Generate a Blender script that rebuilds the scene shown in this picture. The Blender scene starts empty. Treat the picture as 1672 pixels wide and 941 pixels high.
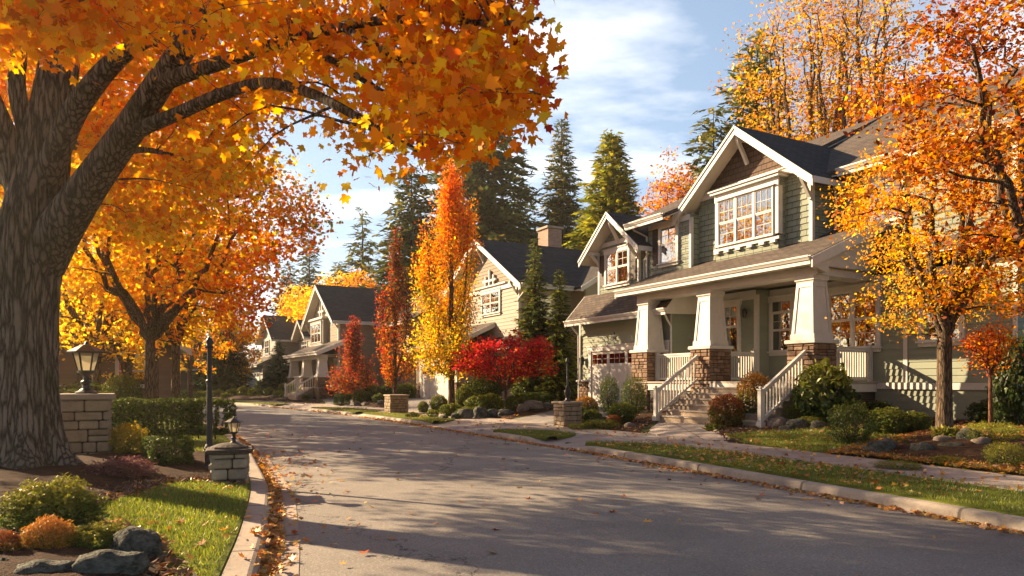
# Autumn street of craftsman houses, golden hour
import bpy, math, random
import numpy as np
from mathutils import Vector, Matrix, noise
from mathutils.geometry import delaunay_2d_cdt

random.seed(11)
SC = bpy.context.scene
COL = SC.collection
F, HZ, CX, CZ = 1161.0, 624.0, 836.0, 1.6       # focal length (photo px), horizon row, centre column, eye height

def W(px, py, d):
    return Vector(((px - CX) / F * d, d, CZ - (py - HZ) / F * d))

# ------------------------------------------------------------------ nodes
def nd(nt, t, inputs=None, **props):
    n = nt.nodes.new(t)
    for k, v in props.items():
        setattr(n, k, v)
    for k, v in (inputs or {}).items():
        s = n.inputs[k]
        if isinstance(v, bpy.types.NodeSocket):
            nt.links.new(v, s)
        else:
            s.default_value = v
    return n

def c4(c):
    return (c[0], c[1], c[2], 1.0)

def new_mat(name):
    m = bpy.data.materials.new(name)
    m.use_nodes = True
    nt = m.node_tree
    nt.nodes.clear()
    out = nt.nodes.new('ShaderNodeOutputMaterial')
    return m, nt, out

def mixc(nt, f, a, b, mode='MIX'):
    n = nt.nodes.new('ShaderNodeMix')
    n.data_type = 'RGBA'
    n.blend_type = mode
    for i, v in ((0, f), (6, a), (7, b)):
        s = n.inputs[i]
        if isinstance(v, bpy.types.NodeSocket):
            nt.links.new(v, s)
        elif i == 0:
            s.default_value = v
        else:
            s.default_value = c4(v) if len(v) == 3 else v
    return n.outputs[2]

def ramp(nt, fac, stops):
    n = nt.nodes.new('ShaderNodeValToRGB')
    nt.links.new(fac, n.inputs[0])
    e = n.color_ramp.elements
    while len(e) < len(stops):
        e.new(0.5)
    for i, (p, c) in enumerate(stops):
        e[i].position = p
        e[i].color = c4(c) if hasattr(c, '__len__') else (c, c, c, 1)
    return n.outputs[0]

def coords(nt, kind='Object', scale=(1, 1, 1)):
    tc = nt.nodes.new('ShaderNodeTexCoord')
    mp = nd(nt, 'ShaderNodeMapping', {'Vector': tc.outputs[kind], 'Scale': scale})
    return mp.outputs[0]

def noise_tex(nt, vec, scale, detail=5, rough=0.6):
    return nd(nt, 'ShaderNodeTexNoise', {'Vector': vec, 'Scale': scale, 'Detail': detail, 'Roughness': rough}).outputs[0]

def principled(nt, out, base, rough=0.8, spec=0.3, normal=None, metal=0.0):
    p = nd(nt, 'ShaderNodeBsdfPrincipled', {'Roughness': rough, 'Specular IOR Level': spec, 'Metallic': metal})
    s = p.inputs['Base Color']
    if isinstance(base, bpy.types.NodeSocket):
        nt.links.new(base, s)
    else:
        s.default_value = c4(base)
    if normal is not None:
        nt.links.new(normal, p.inputs['Normal'])
    nt.links.new(p.outputs[0], out.inputs[0])
    return p

def bump(nt, h, strength=0.5, dist=0.02, normal=None):
    n = nd(nt, 'ShaderNodeBump', {'Height': h, 'Strength': strength, 'Distance': dist})
    if normal is not None:
        nt.links.new(normal, n.inputs['Normal'])
    return n.outputs[0]

def mat_noise(name, c1, c2, scale=6, rough=0.85, spec=0.25, bs=40, bstr=0.4, bdist=0.01, stretch=(1, 1, 1), fine=0.25, lo=0.35, hi=0.65):
    m, nt, out = new_mat(name)
    v = coords(nt, 'Object', stretch)
    f = noise_tex(nt, v, scale)
    col = ramp(nt, f, [(lo, c1), (hi, c2)])
    g = noise_tex(nt, v, bs, 3)
    if fine:
        col = mixc(nt, fine, col, ramp(nt, g, [(0.3, 0.25), (0.7, 1.0)]), 'MULTIPLY')
    principled(nt, out, col, rough, spec, bump(nt, g, bstr, bdist))
    return m

def mat_brick(name, c1, c2, cm, bw, bh, mortar, rough=0.85, spec=0.2, bstr=0.6, bdist=0.012, nscale=30, offset=0.5, var=0.35):
    """courses of bricks, shingles or boards laid on the face's own metres (UV)"""
    m, nt, out = new_mat(name)
    v = coords(nt, 'UV')
    wob = noise_tex(nt, v, 3.0, 2)
    v2 = nd(nt, 'ShaderNodeVectorMath', {0: v, 1: nd(nt, 'ShaderNodeVectorMath', {0: wob, 1: (0.025, 0.012, 0)}, operation='MULTIPLY').outputs[0]}, operation='ADD').outputs[0]
    b = nd(nt, 'ShaderNodeTexBrick', {'Vector': v2, 'Color1': c4(c1), 'Color2': c4(c2), 'Mortar': c4(cm), 'Scale': 1.0,
                                      'Mortar Size': mortar, 'Mortar Smooth': 0.3, 'Bias': 0.0, 'Brick Width': bw, 'Row Height': bh}, offset=offset)
    g = noise_tex(nt, v, nscale, 4)
    big = noise_tex(nt, v, 0.9, 4)
    col = mixc(nt, var, b.outputs[0], ramp(nt, g, [(0.25, 0.35), (0.75, 1.25)]), 'MULTIPLY')
    col = mixc(nt, var * 0.7, col, ramp(nt, big, [(0.3, 0.55), (0.7, 1.2)]), 'MULTIPLY')
    h = nd(nt, 'ShaderNodeMath', {0: b.outputs[1], 1: -1.0}, operation='MULTIPLY').outputs[0]
    h2 = nd(nt, 'ShaderNodeMath', {0: g, 1: 0.35, 2: h}, operation='MULTIPLY_ADD').outputs[0]
    principled(nt, out, col, rough, spec, bump(nt, h2, bstr, bdist))
    return m

def mat_leaf(name, trans=0.45, gloss=0.06, var=0.25, rough=0.45):
    m, nt, out = new_mat(name)
    a = nd(nt, 'ShaderNodeAttribute', attribute_name='tint').outputs[0]
    d = nd(nt, 'ShaderNodeBsdfDiffuse', {'Color': a})
    sat = nd(nt, 'ShaderNodeHueSaturation', {'Color': a, 'Saturation': 1.05, 'Value': 1.28})
    t = nd(nt, 'ShaderNodeBsdfTranslucent', {'Color': sat.outputs[0]})
    mx = nd(nt, 'ShaderNodeMixShader', {0: trans, 1: d.outputs[0], 2: t.outputs[0]})
    g = nd(nt, 'ShaderNodeBsdfGlossy', {'Color': (1, 0.95, 0.85, 1), 'Roughness': rough})
    mx2 = nd(nt, 'ShaderNodeMixShader', {0: gloss, 1: mx.outputs[0], 2: g.outputs[0]})
    nt.links.new(mx2.outputs[0], out.inputs[0])
    return m

# ------------------------------------------------------------------ mesh builder
class MB:
    def __init__(s):
        s.v = []; s.f = []
    def add(s, vs, fs):
        o = len(s.v)
        s.v += [tuple(p) for p in vs]
        s.f += [tuple(i + o for i in f) for f in fs]
        return s
    def poly(s, pts):
        return s.add(pts, [tuple(range(len(pts)))])
    def box(s, x0, x1, y0, y1, z0, z1, M=None):
        vs = [Vector((x, y, z)) for z in (z0, z1) for y in (y0, y1) for x in (x0, x1)]
        if M is not None:
            vs = [M @ p for p in vs]
        return s.add(vs, [(0, 2, 3, 1), (4, 5, 7, 6), (0, 1, 5, 4), (2, 6, 7, 3), (0, 4, 6, 2), (1, 3, 7, 5)])
    def chbox(s, x0, x1, y0, y1, z0, z1, c, M=None):
        """box with every edge chamfered"""
        vs = []; idx = {}
        xs, ys, zs = (x0, x1), (y0, y1), (z0, z1)
        for i in (0, 1):
            for j in (0, 1):
                for k in (0, 1):
                    sx, sy, sz = (1, -1)[i], (1, -1)[j], (1, -1)[k]
                    b = (xs[i], ys[j], zs[k])
                    for a in range(3):
                        p = [b[0] + sx * c, b[1] + sy * c, b[2] + sz * c]
                        p[a] = b[a]
                        idx[(i, j, k, a)] = len(vs); vs.append(Vector(p))
        fs = []
        for a in range(3):
            o = [q for q in range(3) if q != a]
            for e in (0, 1):
                q = []
                for (m, n) in ((0, 0), (1, 0), (1, 1), (0, 1)):
                    t = [0, 0, 0]; t[a] = e; t[o[0]] = m; t[o[1]] = n
                    q.append(idx[(t[0], t[1], t[2], a)])
                fs.append(tuple(q))
        for a in range(3):
            o = [q for q in range(3) if q != a]
            for m in (0, 1):
                for n in (0, 1):
                    t0 = [0, 0, 0]; t1 = [0, 0, 0]
                    t0[o[0]] = t1[o[0]] = m; t0[o[1]] = t1[o[1]] = n; t1[a] = 1
                    fs.append((idx[(*t0, o[0])], idx[(*t1, o[0])], idx[(*t1, o[1])], idx[(*t0, o[1])]))
        for i in (0, 1):
            for j in (0, 1):
                for k in (0, 1):
                    fs.append(tuple(idx[(i, j, k, a)] for a in range(3)))
        if M is not None:
            vs = [M @ p for p in vs]
        return s.add(vs, fs)
    def extrude(s, pts, off):
        """closed solid from a planar outline pushed along off"""
        n = len(pts); off = Vector(off)
        a = [Vector(p) for p in pts]; b = [p + off for p in a]
        fs = [tuple(range(n - 1, -1, -1)), tuple(range(n, 2 * n))]
        fs += [(i, (i + 1) % n, (i + 1) % n + n, i + n) for i in range(n)]
        return s.add(a + b, fs)
    def beam(s, p, q, w, h):
        p, q = Vector(p), Vector(q)
        d = q - p; L = d.length; d.normalize()
        up = Vector((0, 0, 1)) if abs(d.z) < 0.95 else Vector((0, 1, 0))
        x = d.cross(up).normalized(); y = x.cross(d)
        M = Matrix((( x.x, d.x, y.x, p.x), (x.y, d.y, y.y, p.y), (x.z, d.z, y.z, p.z), (0, 0, 0, 1)))
        return s.box(-w / 2, w / 2, 0, L, -h / 2, h / 2, M)
    def tube(s, pts, rad, n=8, cap=True):
        pts = [Vector(p) for p in pts]
        o = len(s.v); m = len(pts); x = None
        for i, p in enumerate(pts):
            d = (pts[min(i + 1, m - 1)] - pts[max(i - 1, 0)])
            d = d.normalized() if d.length > 1e-9 else Vector((0, 0, 1))
            if x is None:
                x = d.cross(Vector((0.3, 1, 0.1))).normalized()
            x = (x - d * x.dot(d)).normalized(); y = d.cross(x)
            for k in range(n):
                a = 2 * math.pi * k / n
                s.v.append(tuple(p + (x * math.cos(a) + y * math.sin(a)) * rad[i]))
        for i in range(m - 1):
            for k in range(n):
                k2 = (k + 1) % n
                s.f.append((o + i * n + k, o + i * n + k2, o + (i + 1) * n + k2, o + (i + 1) * n + k))
        if cap:
            s.f.append(tuple(o + k for k in range(n - 1, -1, -1)))
            s.f.append(tuple(o + (m - 1) * n + k for k in range(n)))
        return s
    def lathe(s, prof, c=(0, 0, 0), n=20, rot=0.0):
        o = len(s.v)
        for r, z in prof:
            for k in range(n):
                a = 2 * math.pi * k / n + rot
                s.v.append((c[0] + r * math.cos(a), c[1] + r * math.sin(a), c[2] + z))
        m = len(prof)
        for i in range(m - 1):
            for k in range(n):
                k2 = (k + 1) % n
                s.f.append((o + i * n + k, o + i * n + k2, o + (i + 1) * n + k2, o + (i + 1) * n + k))
        s.f.append(tuple(o + k for k in range(n - 1, -1, -1)))
        s.f.append(tuple(o + (m - 1) * n + k for k in range(n)))
        return s
    def build(s, name, mat, parent=None, smooth=False, shift=(0, 0, 0)):
        me = bpy.data.meshes.new(name)
        sx, sy, sz = shift
        vs = [(x + sx, y + sy, z + sz) for x, y, z in s.v] if any(shift) else s.v
        me.from_pydata(vs, [], s.f)
        me.materials.append(mat)
        uv_metres(me)
        if smooth:
            me.polygons.foreach_set('use_smooth', [True] * len(me.polygons))
        return link(name, me, parent)

def uv_metres(me):
    uv = me.uv_layers.new(name='UVMap')
    vs = me.vertices
    dat = np.zeros((len(me.loops), 2), 'f')
    for p in me.polygons:
        n = p.normal
        if abs(n.z) > 0.97:
            for li, vi in zip(p.loop_indices, p.vertices):
                c = vs[vi].co; dat[li] = (c.x, c.y)
        else:
            u = Vector((-n.y, n.x, 0)).normalized(); w = n.cross(u)
            for li, vi in zip(p.loop_indices, p.vertices):
                c = vs[vi].co; dat[li] = (u.dot(c), w.dot(c))
    uv.data.foreach_set('uv', dat.ravel())

def link(name, me, parent=None):
    o = bpy.data.objects.new(name, me)
    COL.objects.link(o)
    if parent is not None:
        o.parent = parent
    return o

def tag(o, label, cat, group=None):
    o['label'] = label; o['category'] = cat
    if group:
        o['group'] = group
    return o

def kind(o, k):
    o['kind'] = k
    return o

def thing(name, label, cat, loc=(0, 0, 0), rz=0.0, group=None):
    o = bpy.data.objects.new(name, None)
    COL.objects.link(o)
    o.empty_display_size = 0.2
    o.location = loc; o.rotation_euler = (0, 0, rz)
    return tag(o, label, cat, group)

def dup(root, label, loc, rz=0.0, scale=(1, 1, 1), group=None):
    r = root.copy(); COL.objects.link(r)
    r.location = loc; r.rotation_euler = (0, 0, rz); r.scale = scale
    r['label'] = label
    if group:
        r['group'] = group
    for ch in list(root.children):
        c = ch.copy(); COL.objects.link(c); c.parent = r
        for g in list(ch.children):
            d = g.copy(); COL.objects.link(d); d.parent = c
    return r

# ------------------------------------------------------------------ leaves by the thousand (one mesh per crown)
def polar(lst):
    r = [(a, q) for a, q in lst] + [(180 - a, q) for a, q in reversed(lst) if a not in (90, -90)]
    return np.array([(q * math.cos(math.radians(a)), q * math.sin(math.radians(a)), 0.0) for a, q in r])

T_MAPLE = polar([(-90, .16), (-58, .27), (-30, .38), (-14, .46), (2, .36), (12, .31), (24, .44), (33, .47), (42, .60), (52, .46), (64, .34), (74, .45), (81, .47), (90, .66)])
T_MAPLE[:, 2] = -0.35 * (T_MAPLE[:, 0] ** 2) + 0.05 * np.abs(T_MAPLE[:, 0])
T_LEAF = np.array([(0, -.5, 0), (.26, -.1, .06), (.2, .25, .05), (0, .55, -.06), (-.2, .25, .05), (-.26, -.1, .06)])
T_QUAD = np.array([(0, -.5, 0), (.34, 0, .05), (0, .55, 0), (-.34, 0, .05)])
T_NARROW = np.array([(0, -.5, 0), (.13, .05, .03), (0, .6, -.05), (-.13, .05, .03)])
T_FROND = np.array([(0, -.5, 0), (.17, -.32, -.02), (.10, -.1, -.01), (.15, .05, -.03), (.05, .2, -.02), (0, .5, -.10), (-.05, .2, -.02), (-.15, .05, -.03), (-.10, -.1, -.01), (-.17, -.32, -.02)])
T_BLADE = np.array([(-.05, 0, 0), (.05, 0, 0), (.03, .6, .05), (0, 1, .2)])

def unit(a):
    return a / np.maximum(np.linalg.norm(a, axis=1, keepdims=True), 1e-9)

def leaf_mesh(name, tm, P, size, nrm, tip, tint, mat, parent=None):
    """P (N,3) places, size (N,), nrm face normals, tip tip directions, tint (N,3)"""
    N, k = len(P), len(tm)
    n = unit(nrm); t = unit(tip - (tip * n).sum(1, keepdims=True) * n); b = np.cross(t, n)
    S = np.asarray(size)[:, None, None]
    curl = np.random.default_rng(N).uniform(-.8, 2.6, (N, 1, 1))       # no two leaves fold alike
    V = P[:, None, :] + S * (tm[None, :, 0:1] * b[:, None, :] + tm[None, :, 1:2] * t[:, None, :] + curl * tm[None, :, 2:3] * n[:, None, :])
    me = bpy.data.meshes.new(name)
    me.vertices.add(N * k); me.loops.add(N * k); me.polygons.add(N)
    me.vertices.foreach_set('co', V.astype('f').ravel())
    me.loops.foreach_set('vertex_index', np.arange(N * k, dtype='i'))
    me.polygons.foreach_set('loop_start', np.arange(0, N * k, k, dtype='i'))
    me.polygons.foreach_set('loop_total', np.full(N, k, dtype='i'))
    me.update(calc_edges=True)
    at = me.attributes.new('tint', 'FLOAT_COLOR', 'POINT')
    c = np.ones((N, k, 4), 'f'); c[:, :, :3] = np.asarray(tint)[:, None, :]
    at.data.foreach_set('color', c.ravel())
    me.materials.append(mat)
    return link(name, me, parent)

def pick(rng, cols, w, n, jit=0.18):
    cols = np.array(cols); w = np.array(w, float)
    if w.ndim == 1:
        i = rng.choice(len(cols), n, p=w / w.sum())
    else:
        w = w / w.sum(1, keepdims=True)
        i = (rng.random((n, 1)) > np.cumsum(w, 1)).sum(1).clip(0, len(cols) - 1)
    c = cols[i] * (1 + jit * rng.standard_normal((n, 1))) * (1 + 0.06 * rng.standard_normal((n, 3)))
    return np.clip(c, 0.003, 0.95)

YEL = (.84, .56, .05); GOLD = (.82, .42, .03); ORG = (.78, .27, .018); RORG = (.66, .14, .014); RED = (.46, .055, .020)
CRIM = (.38, .030, .030); WINE = (.15, .026, .022); OLV = (.24, .24, .03); GRN = (.09, .13, .025); DGRN = (.055, .085, .026); BRONZE = (.30, .12, .02)
# ------------------------------------------------------------------ materials
LEAF = mat_leaf('leaf_translucent', 0.58, 0.008)
NEEDLE = mat_leaf('needle', 0.30, 0.02)
SHRUBLEAF = mat_leaf('shrub_leaf', 0.34, 0.025, rough=0.4)
GRASSBLADE = mat_leaf('grass_blade', 0.40, 0.05)
DRYLEAF = mat_leaf('dry_leaf', 0.15, 0.06)

def mat_bark(name, c1, c2, sx=9.0, sz=1.4, dist=0.05, moss=0.0):
    m, nt, out = new_mat(name)
    v = coords(nt, 'Object', (1, 1, sz / sx))
    w = noise_tex(nt, v, 2.5, 4)
    w = nd(nt, 'ShaderNodeTexNoise', {'Vector': v, 'Scale': 5.0, 'Detail': 6.0, 'Roughness': .65}).outputs[1]
    v2 = nd(nt, 'ShaderNodeVectorMath', {0: v, 1: nd(nt, 'ShaderNodeVectorMath', {0: w, 1: (0.20, 0.20, 0.12)}, operation='MULTIPLY').outputs[0]}, operation='ADD').outputs[0]
    vo = nd(nt, 'ShaderNodeTexVoronoi', {'Vector': v2, 'Scale': sx}, feature='DISTANCE_TO_EDGE').outputs[0]
    fine = noise_tex(nt, v2, sx * 5, 5, 0.7)
    ridge = ramp(nt, vo, [(0.0, 0.0), (0.22, 1.0)])
    h = nd(nt, 'ShaderNodeMath', {0: fine, 1: 0.5, 2: ridge}, operation='MULTIPLY_ADD').outputs[0]
    col = mixc(nt, ridge, c1, c2)
    col = mixc(nt, 0.6, col, ramp(nt, fine, [(0.25, 0.3), (0.75, 1.3)]), 'MULTIPLY')
    if moss:
        mm = ramp(nt, noise_tex(nt, coords(nt), 1.7, 5), [(0.5, 0.0), (0.68, moss)])
        col = mixc(nt, mm, col, (0.05, 0.055, 0.012))
    principled(nt, out, col, 0.9, 0.15, bump(nt, h, 0.9, dist))
    return m

BARK_OLD = mat_bark('bark_furrowed', (.05, .04, .032), (.30, .25, .205), 15.0, 1.7, 0.06, 0.35)
BARK = mat_bark('bark_brown', (.05, .035, .024), (.22, .155, .10), 22, 3, 0.025)
BARK_RED = mat_bark('bark_red', (.07, .03, .02), (.22, .10, .06), 30, 6, 0.008)
BARK_FAR = mat_noise('bark_far', (.05, .035, .025), (.12, .085, .06), 4, bs=25)

def mat_asphalt(name, a, b):
    m, nt, out = new_mat(name)
    v = coords(nt)
    big = noise_tex(nt, v, 0.5, 7, .65)
    fine = noise_tex(nt, v, 55, 3, 0.7)
    spk = nd(nt, 'ShaderNodeTexVoronoi', {'Vector': v, 'Scale': 95.0}).outputs[1]
    spv = nd(nt, 'ShaderNodeSeparateColor', {0: spk}).outputs[0]
    w = noise_tex(nt, v, 1.3, 6, 0.7)
    cv = nd(nt, 'ShaderNodeVectorMath', {0: v, 1: nd(nt, 'ShaderNodeVectorMath', {0: w, 1: (1.5, 1.5, 0)}, operation='MULTIPLY').outputs[0]}, operation='ADD').outputs[0]
    cr = nd(nt, 'ShaderNodeTexVoronoi', {'Vector': cv, 'Scale': 0.13}, feature='DISTANCE_TO_EDGE').outputs[0]
    crack = ramp(nt, cr, [(0.0, 1.0), (0.0024, 0.0)])
    col = ramp(nt, big, [(0.3, a), (0.7, b)])
    col = mixc(nt, 0.6, col, ramp(nt, fine, [(0.25, 0.45), (0.75, 1.35)]), 'MULTIPLY')
    col = mixc(nt, 0.55, col, ramp(nt, spv, [(0.0, 0.5), (0.85, 1.05), (1.0, 1.9)]), 'MULTIPLY')
    col = mixc(nt, crack, col, (0.02, 0.018, 0.016))
    h = nd(nt, 'ShaderNodeMath', {0: spv, 1: 0.6, 2: fine}, operation='MULTIPLY_ADD').outputs[0]
    h = nd(nt, 'ShaderNodeMath', {0: crack, 1: -2.0, 2: h}, operation='MULTIPLY_ADD').outputs[0]
    principled(nt, out, col, 0.72, 0.4, bump(nt, h, 0.55, 0.008))
    return m

ASPHALT = mat_asphalt('asphalt', (.185, .165, .143), (.30, .268, .230))
DRIVE = mat_asphalt('driveway_asphalt', (.18, .16, .15), (.24, .215, .20))

def mat_concrete(name, c1, c2, joint):
    m, nt, out = new_mat(name)
    uv = coords(nt, 'UV'); v = coords(nt)
    sx = nd(nt, 'ShaderNodeSeparateXYZ', {0: uv}).outputs[0]
    fr = nd(nt, 'ShaderNodeMath', {0: sx, 1: joint}, operation='DIVIDE').outputs[0]
    fr = nd(nt, 'ShaderNodeMath', {0: fr}, operation='FRACT').outputs[0]
    pp = nd(nt, 'ShaderNodeMath', {0: fr, 1: 0.5}, operation='SUBTRACT').outputs[0]
    ab = nd(nt, 'ShaderNodeMath', {0: pp}, operation='ABSOLUTE').outputs[0]
    j = ramp(nt, ab, [(0.488, 0.0), (0.496, 1.0)])
    big = noise_tex(nt, v, 0.8, 6); fine = noise_tex(nt, v, 35, 4, 0.7)
    col = ramp(nt, big, [(0.3, c1), (0.7, c2)])
    col = mixc(nt, 0.45, col, ramp(nt, fine, [(0.25, 0.5), (0.75, 1.2)]), 'MULTIPLY')
    st = ramp(nt, noise_tex(nt, v, 2.3, 6, 0.75), [(0.52, 0.0), (0.75, 0.5)])
    col = mixc(nt, st, col, (0.10, 0.075, 0.055))
    col = mixc(nt, nd(nt, 'ShaderNodeMath', {0: j, 1: 0.75}, operation='MULTIPLY').outputs[0], col, (0.05, 0.04, 0.03))
    h = nd(nt, 'ShaderNodeMath', {0: j, 1: -1.5, 2: fine}, operation='MULTIPLY_ADD').outputs[0]
    principled(nt, out, col, 0.8, 0.3, bump(nt, h, 0.4, 0.012))
    return m

KERB = mat_concrete('kerb_concrete', (.30, .25, .20), (.44, .37, .30), 2.4)
WALK = mat_concrete('sidewalk_concrete', (.30, .25, .215), (.42, .355, .30), 1.6)
GUTTERC = mat_concrete('gutter_concrete', (.28, .23, .19), (.40, .33, .27), 3.0)
STEP = mat_noise('step_concrete', (.30, .23, .17), (.42, .33, .25), 3, bs=30, bstr=0.3)
TREAD = mat_noise('step_tread', (.32, .27, .22), (.42, .36, .30), 3, bs=30, bstr=0.3)

LAWN = mat_noise('lawn_grass', (.11, .135, .018), (.17, .19, .026), 2.5, 0.9, 0.1, 60, 0.8, 0.03, fine=0.5)
GROUND = mat_noise('ground_cover', (.05, .06, .018), (.09, .085, .03), 0.8, 0.95, 0.1, 14, 0.8, 0.05, fine=0.4)
MULCH = mat_noise('bark_mulch', (.045, .025, .016), (.10, .055, .034), 9, 0.95, 0.1, 45, 1.0, 0.04, fine=0.6)

SIDING = mat_brick('sage_siding', (.240, .262, .198), (.268, .292, .220), (.21, .23, .175), 2.6, 0.185, 0.002, 0.75, 0.25, 0.15, 0.004, 50, var=0.15)
SHAKE = mat_brick('sage_shake', (.225, .252, .195), (.275, .305, .236), (.07, .068, .05), 0.36, 0.185, 0.010, 0.8, 0.2, 0.5, 0.012, 30, var=0.25)
SHAKE_BROWN = mat_brick('brown_shake', (.105, .068, .048), (.14, .092, .064), (.04, .026, .02), 0.22, 0.185, 0.010, 0.8, 0.2, 0.5, 0.012, 30, var=0.3)
SIDE2 = mat_brick('beige_siding', (.345, .315, .26), (.38, .345, .285), (.28, .255, .21), 2.6, 0.2, 0.004, 0.75, 0.2, 0.2, 0.005, 50, var=0.2)
SIDE3 = mat_brick('taupe_siding', (.235, .185, .135), (.275, .215, .155), (.17, .13, .1), 2.6, 0.2, 0.004, 0.75, 0.2, 0.2, 0.005, 50, var=0.2)
SIDE4 = mat_brick('grey_siding', (.33, .30, .26), (.37, .335, .29), (.25, .23, .2), 2.6, 0.2, 0.004, 0.75, 0.2, 0.2, 0.005, 50, var=0.2)
SIDE5 = mat_brick('brown_siding', (.16, .12, .09), (.19, .14, .105), (.12, .09, .07), 2.6, 0.2, 0.004, 0.75, 0.2, 0.2, 0.005, 50, var=0.2)
ROOF = mat_brick('roof_shingle', (.085, .066, .055), (.145, .112, .090), (.035, .028, .024), 0.30, 0.145, 0.012, 0.9, 0.2, 0.7, 0.012, 45, var=0.5)
ROOFD = mat_brick('roof_shingle_shaded', (.050, .044, .042), (.085, .074, .070), (.02, .018, .018), 0.30, 0.145, 0.012, 0.9, 0.2, 0.7, 0.012, 45, var=0.5)  # darker copy of the roof shingle, shade put into the slopes' colour
WHITE = mat_noise('white_paint', (.53, .505, .46), (.60, .575, .525), 3, 0.5, 0.4, 30, 0.08, 0.004, fine=0.08)
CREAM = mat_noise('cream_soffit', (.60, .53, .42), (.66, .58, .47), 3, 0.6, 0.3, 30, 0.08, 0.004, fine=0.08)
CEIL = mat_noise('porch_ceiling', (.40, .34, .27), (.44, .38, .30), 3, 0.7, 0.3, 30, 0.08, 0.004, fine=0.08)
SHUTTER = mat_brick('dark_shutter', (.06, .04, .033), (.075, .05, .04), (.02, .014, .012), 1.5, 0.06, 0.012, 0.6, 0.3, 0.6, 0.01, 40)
DOORWOOD = mat_noise('door_wood', (.055, .03, .018), (.09, .05, .03), 6, 0.5, 0.4, 30, 0.2, 0.005, (6, 6, 0.6))
BLACK = mat_noise('black_iron', (.012, .011, .010), (.022, .020, .018), 8, 0.45, 0.5, 60, 0.2, 0.004)
BRICK = mat_brick('chimney_brick', (.30, .15, .10), (.42, .25, .18), (.40, .36, .30), 0.22, 0.075, 0.012, 0.9, 0.2, 0.6, 0.01, 30)
CURTAIN = mat_noise('curtain_cloth', (.55, .48, .36), (.68, .60, .46), 5, 0.9, 0.1, 20, 0.3, 0.01, (9, 9, 0.3))
BACKING = mat_noise('backing_dark', (.020, .016, .012), (.035, .028, .02), 2, 0.9, 0.05)  # dark sheet behind the panes, standing in for an unlit room

def mat_stone(name, cols, scale=1.0):
    """every laid stone is an island of the mesh with its own tone"""
    m, nt, out = new_mat(name)
    r = nt.nodes.new('ShaderNodeNewGeometry').outputs['Random Per Island']
    v = coords(nt)
    n1 = noise_tex(nt, v, 7 * scale, 5); n2 = noise_tex(nt, v, 40 * scale, 4, 0.7)
    k = len(cols)
    col = ramp(nt, r, [(i / (k - 1), c) for i, c in enumerate(cols)])
    col = mixc(nt, 0.55, col, ramp(nt, n1, [(0.25, 0.5), (0.75, 1.25)]), 'MULTIPLY')
    col = mixc(nt, 0.4, col, ramp(nt, n2, [(0.25, 0.45), (0.75, 1.25)]), 'MULTIPLY')
    h = nd(nt, 'ShaderNodeMath', {0: n2, 1: 0.5, 2: n1}, operation='MULTIPLY_ADD').outputs[0]
    principled(nt, out, col, 0.85, 0.25, bump(nt, h, 0.7, 0.03))
    return m

STONE_WARM = mat_stone('pillar_stone', [(.26, .185, .115), (.38, .29, .19), (.30, .235, .165), (.42, .33, .225)])
STONE_GREY = mat_stone('pale_stone', [(.24, .19, .14), (.38, .31, .23), (.30, .25, .185), (.42, .35, .265)])
STONE_BROWN = mat_stone('column_stone', [(.15, .085, .05), (.27, .17, .105), (.20, .125, .08), (.31, .21, .14), (.18, .13, .10)])
MORTAR = mat_noise('mortar', (.055, .042, .032), (.085, .066, .05), 8, 0.95, 0.1)
CAPSTONE = mat_noise('cap_stone', (.33, .26, .19), (.43, .35, .265), 5, 0.85, 0.25, 40, 0.5, 0.01)
CAPDARK = mat_noise('dark_cap', (.05, .038, .03), (.09, .07, .055), 5, 0.8, 0.3, 40, 0.5, 0.01)
BOULDER = mat_noise('boulder', (.06, .068, .05), (.20, .195, .165), 3.6, 0.9, 0.2, 15, 1.0, 0.06, fine=0.65)
BOULDER2 = mat_noise('boulder_tan', (.17, .14, .11), (.30, .25, .20), 3, 0.85, 0.25, 22, 0.8, 0.03, fine=0.5)
CHIP = mat_stone('mulch_chip', [(.05, .026, .016), (.12, .065, .038), (.08, .042, .026), (.16, .09, .055)], 3)

def mat_glass(name, tr=0.55):
    m, nt, out = new_mat(name)
    lw = nd(nt, 'ShaderNodeFresnel', {'IOR': 1.9})
    nz = noise_tex(nt, coords(nt), 1.6, 2)
    b = bump(nt, nz, 0.05, 0.02)
    g = nd(nt, 'ShaderNodeBsdfGlossy', {'Color': (1, 1, 1, 1), 'Roughness': 0.015, 'Normal': b})
    t = nd(nt, 'ShaderNodeBsdfTransparent', {'Color': (0.75, 0.75, 0.72, 1)})
    f = nd(nt, 'ShaderNodeMath', {0: lw.outputs[0], 1: 0.24}, operation='ADD').outputs[0]
    mx = nd(nt, 'ShaderNodeMixShader', {0: f, 1: t.outputs[0], 2: g.outputs[0]})
    nt.links.new(mx.outputs[0], out.inputs[0])
    return m
GLASS = mat_glass('window_glass')
m_, nt_, out_ = new_mat('frosted_lamp_glass')
d_ = nd(nt_, 'ShaderNodeBsdfTranslucent', {'Color': (.85, .78, .6, 1)})
d2_ = nd(nt_, 'ShaderNodeBsdfDiffuse', {'Color': (.75, .66, .48, 1)})
g_ = nd(nt_, 'ShaderNodeBsdfGlossy', {'Roughness': 0.2})
x_ = nd(nt_, 'ShaderNodeMixShader', {0: 0.5, 1: d_.outputs[0], 2: d2_.outputs[0]})
tr_ = nd(nt_, 'ShaderNodeBsdfTransparent', {'Color': (.8, .74, .6, 1)})
x3_ = nd(nt_, 'ShaderNodeMixShader', {0: 0.6, 1: x_.outputs[0], 2: tr_.outputs[0]})
x2_ = nd(nt_, 'ShaderNodeMixShader', {0: 0.12, 1: x3_.outputs[0], 2: g_.outputs[0]})
nt_.links.new(x2_.outputs[0], out_.inputs[0])
LAMPGLASS = m_
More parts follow.
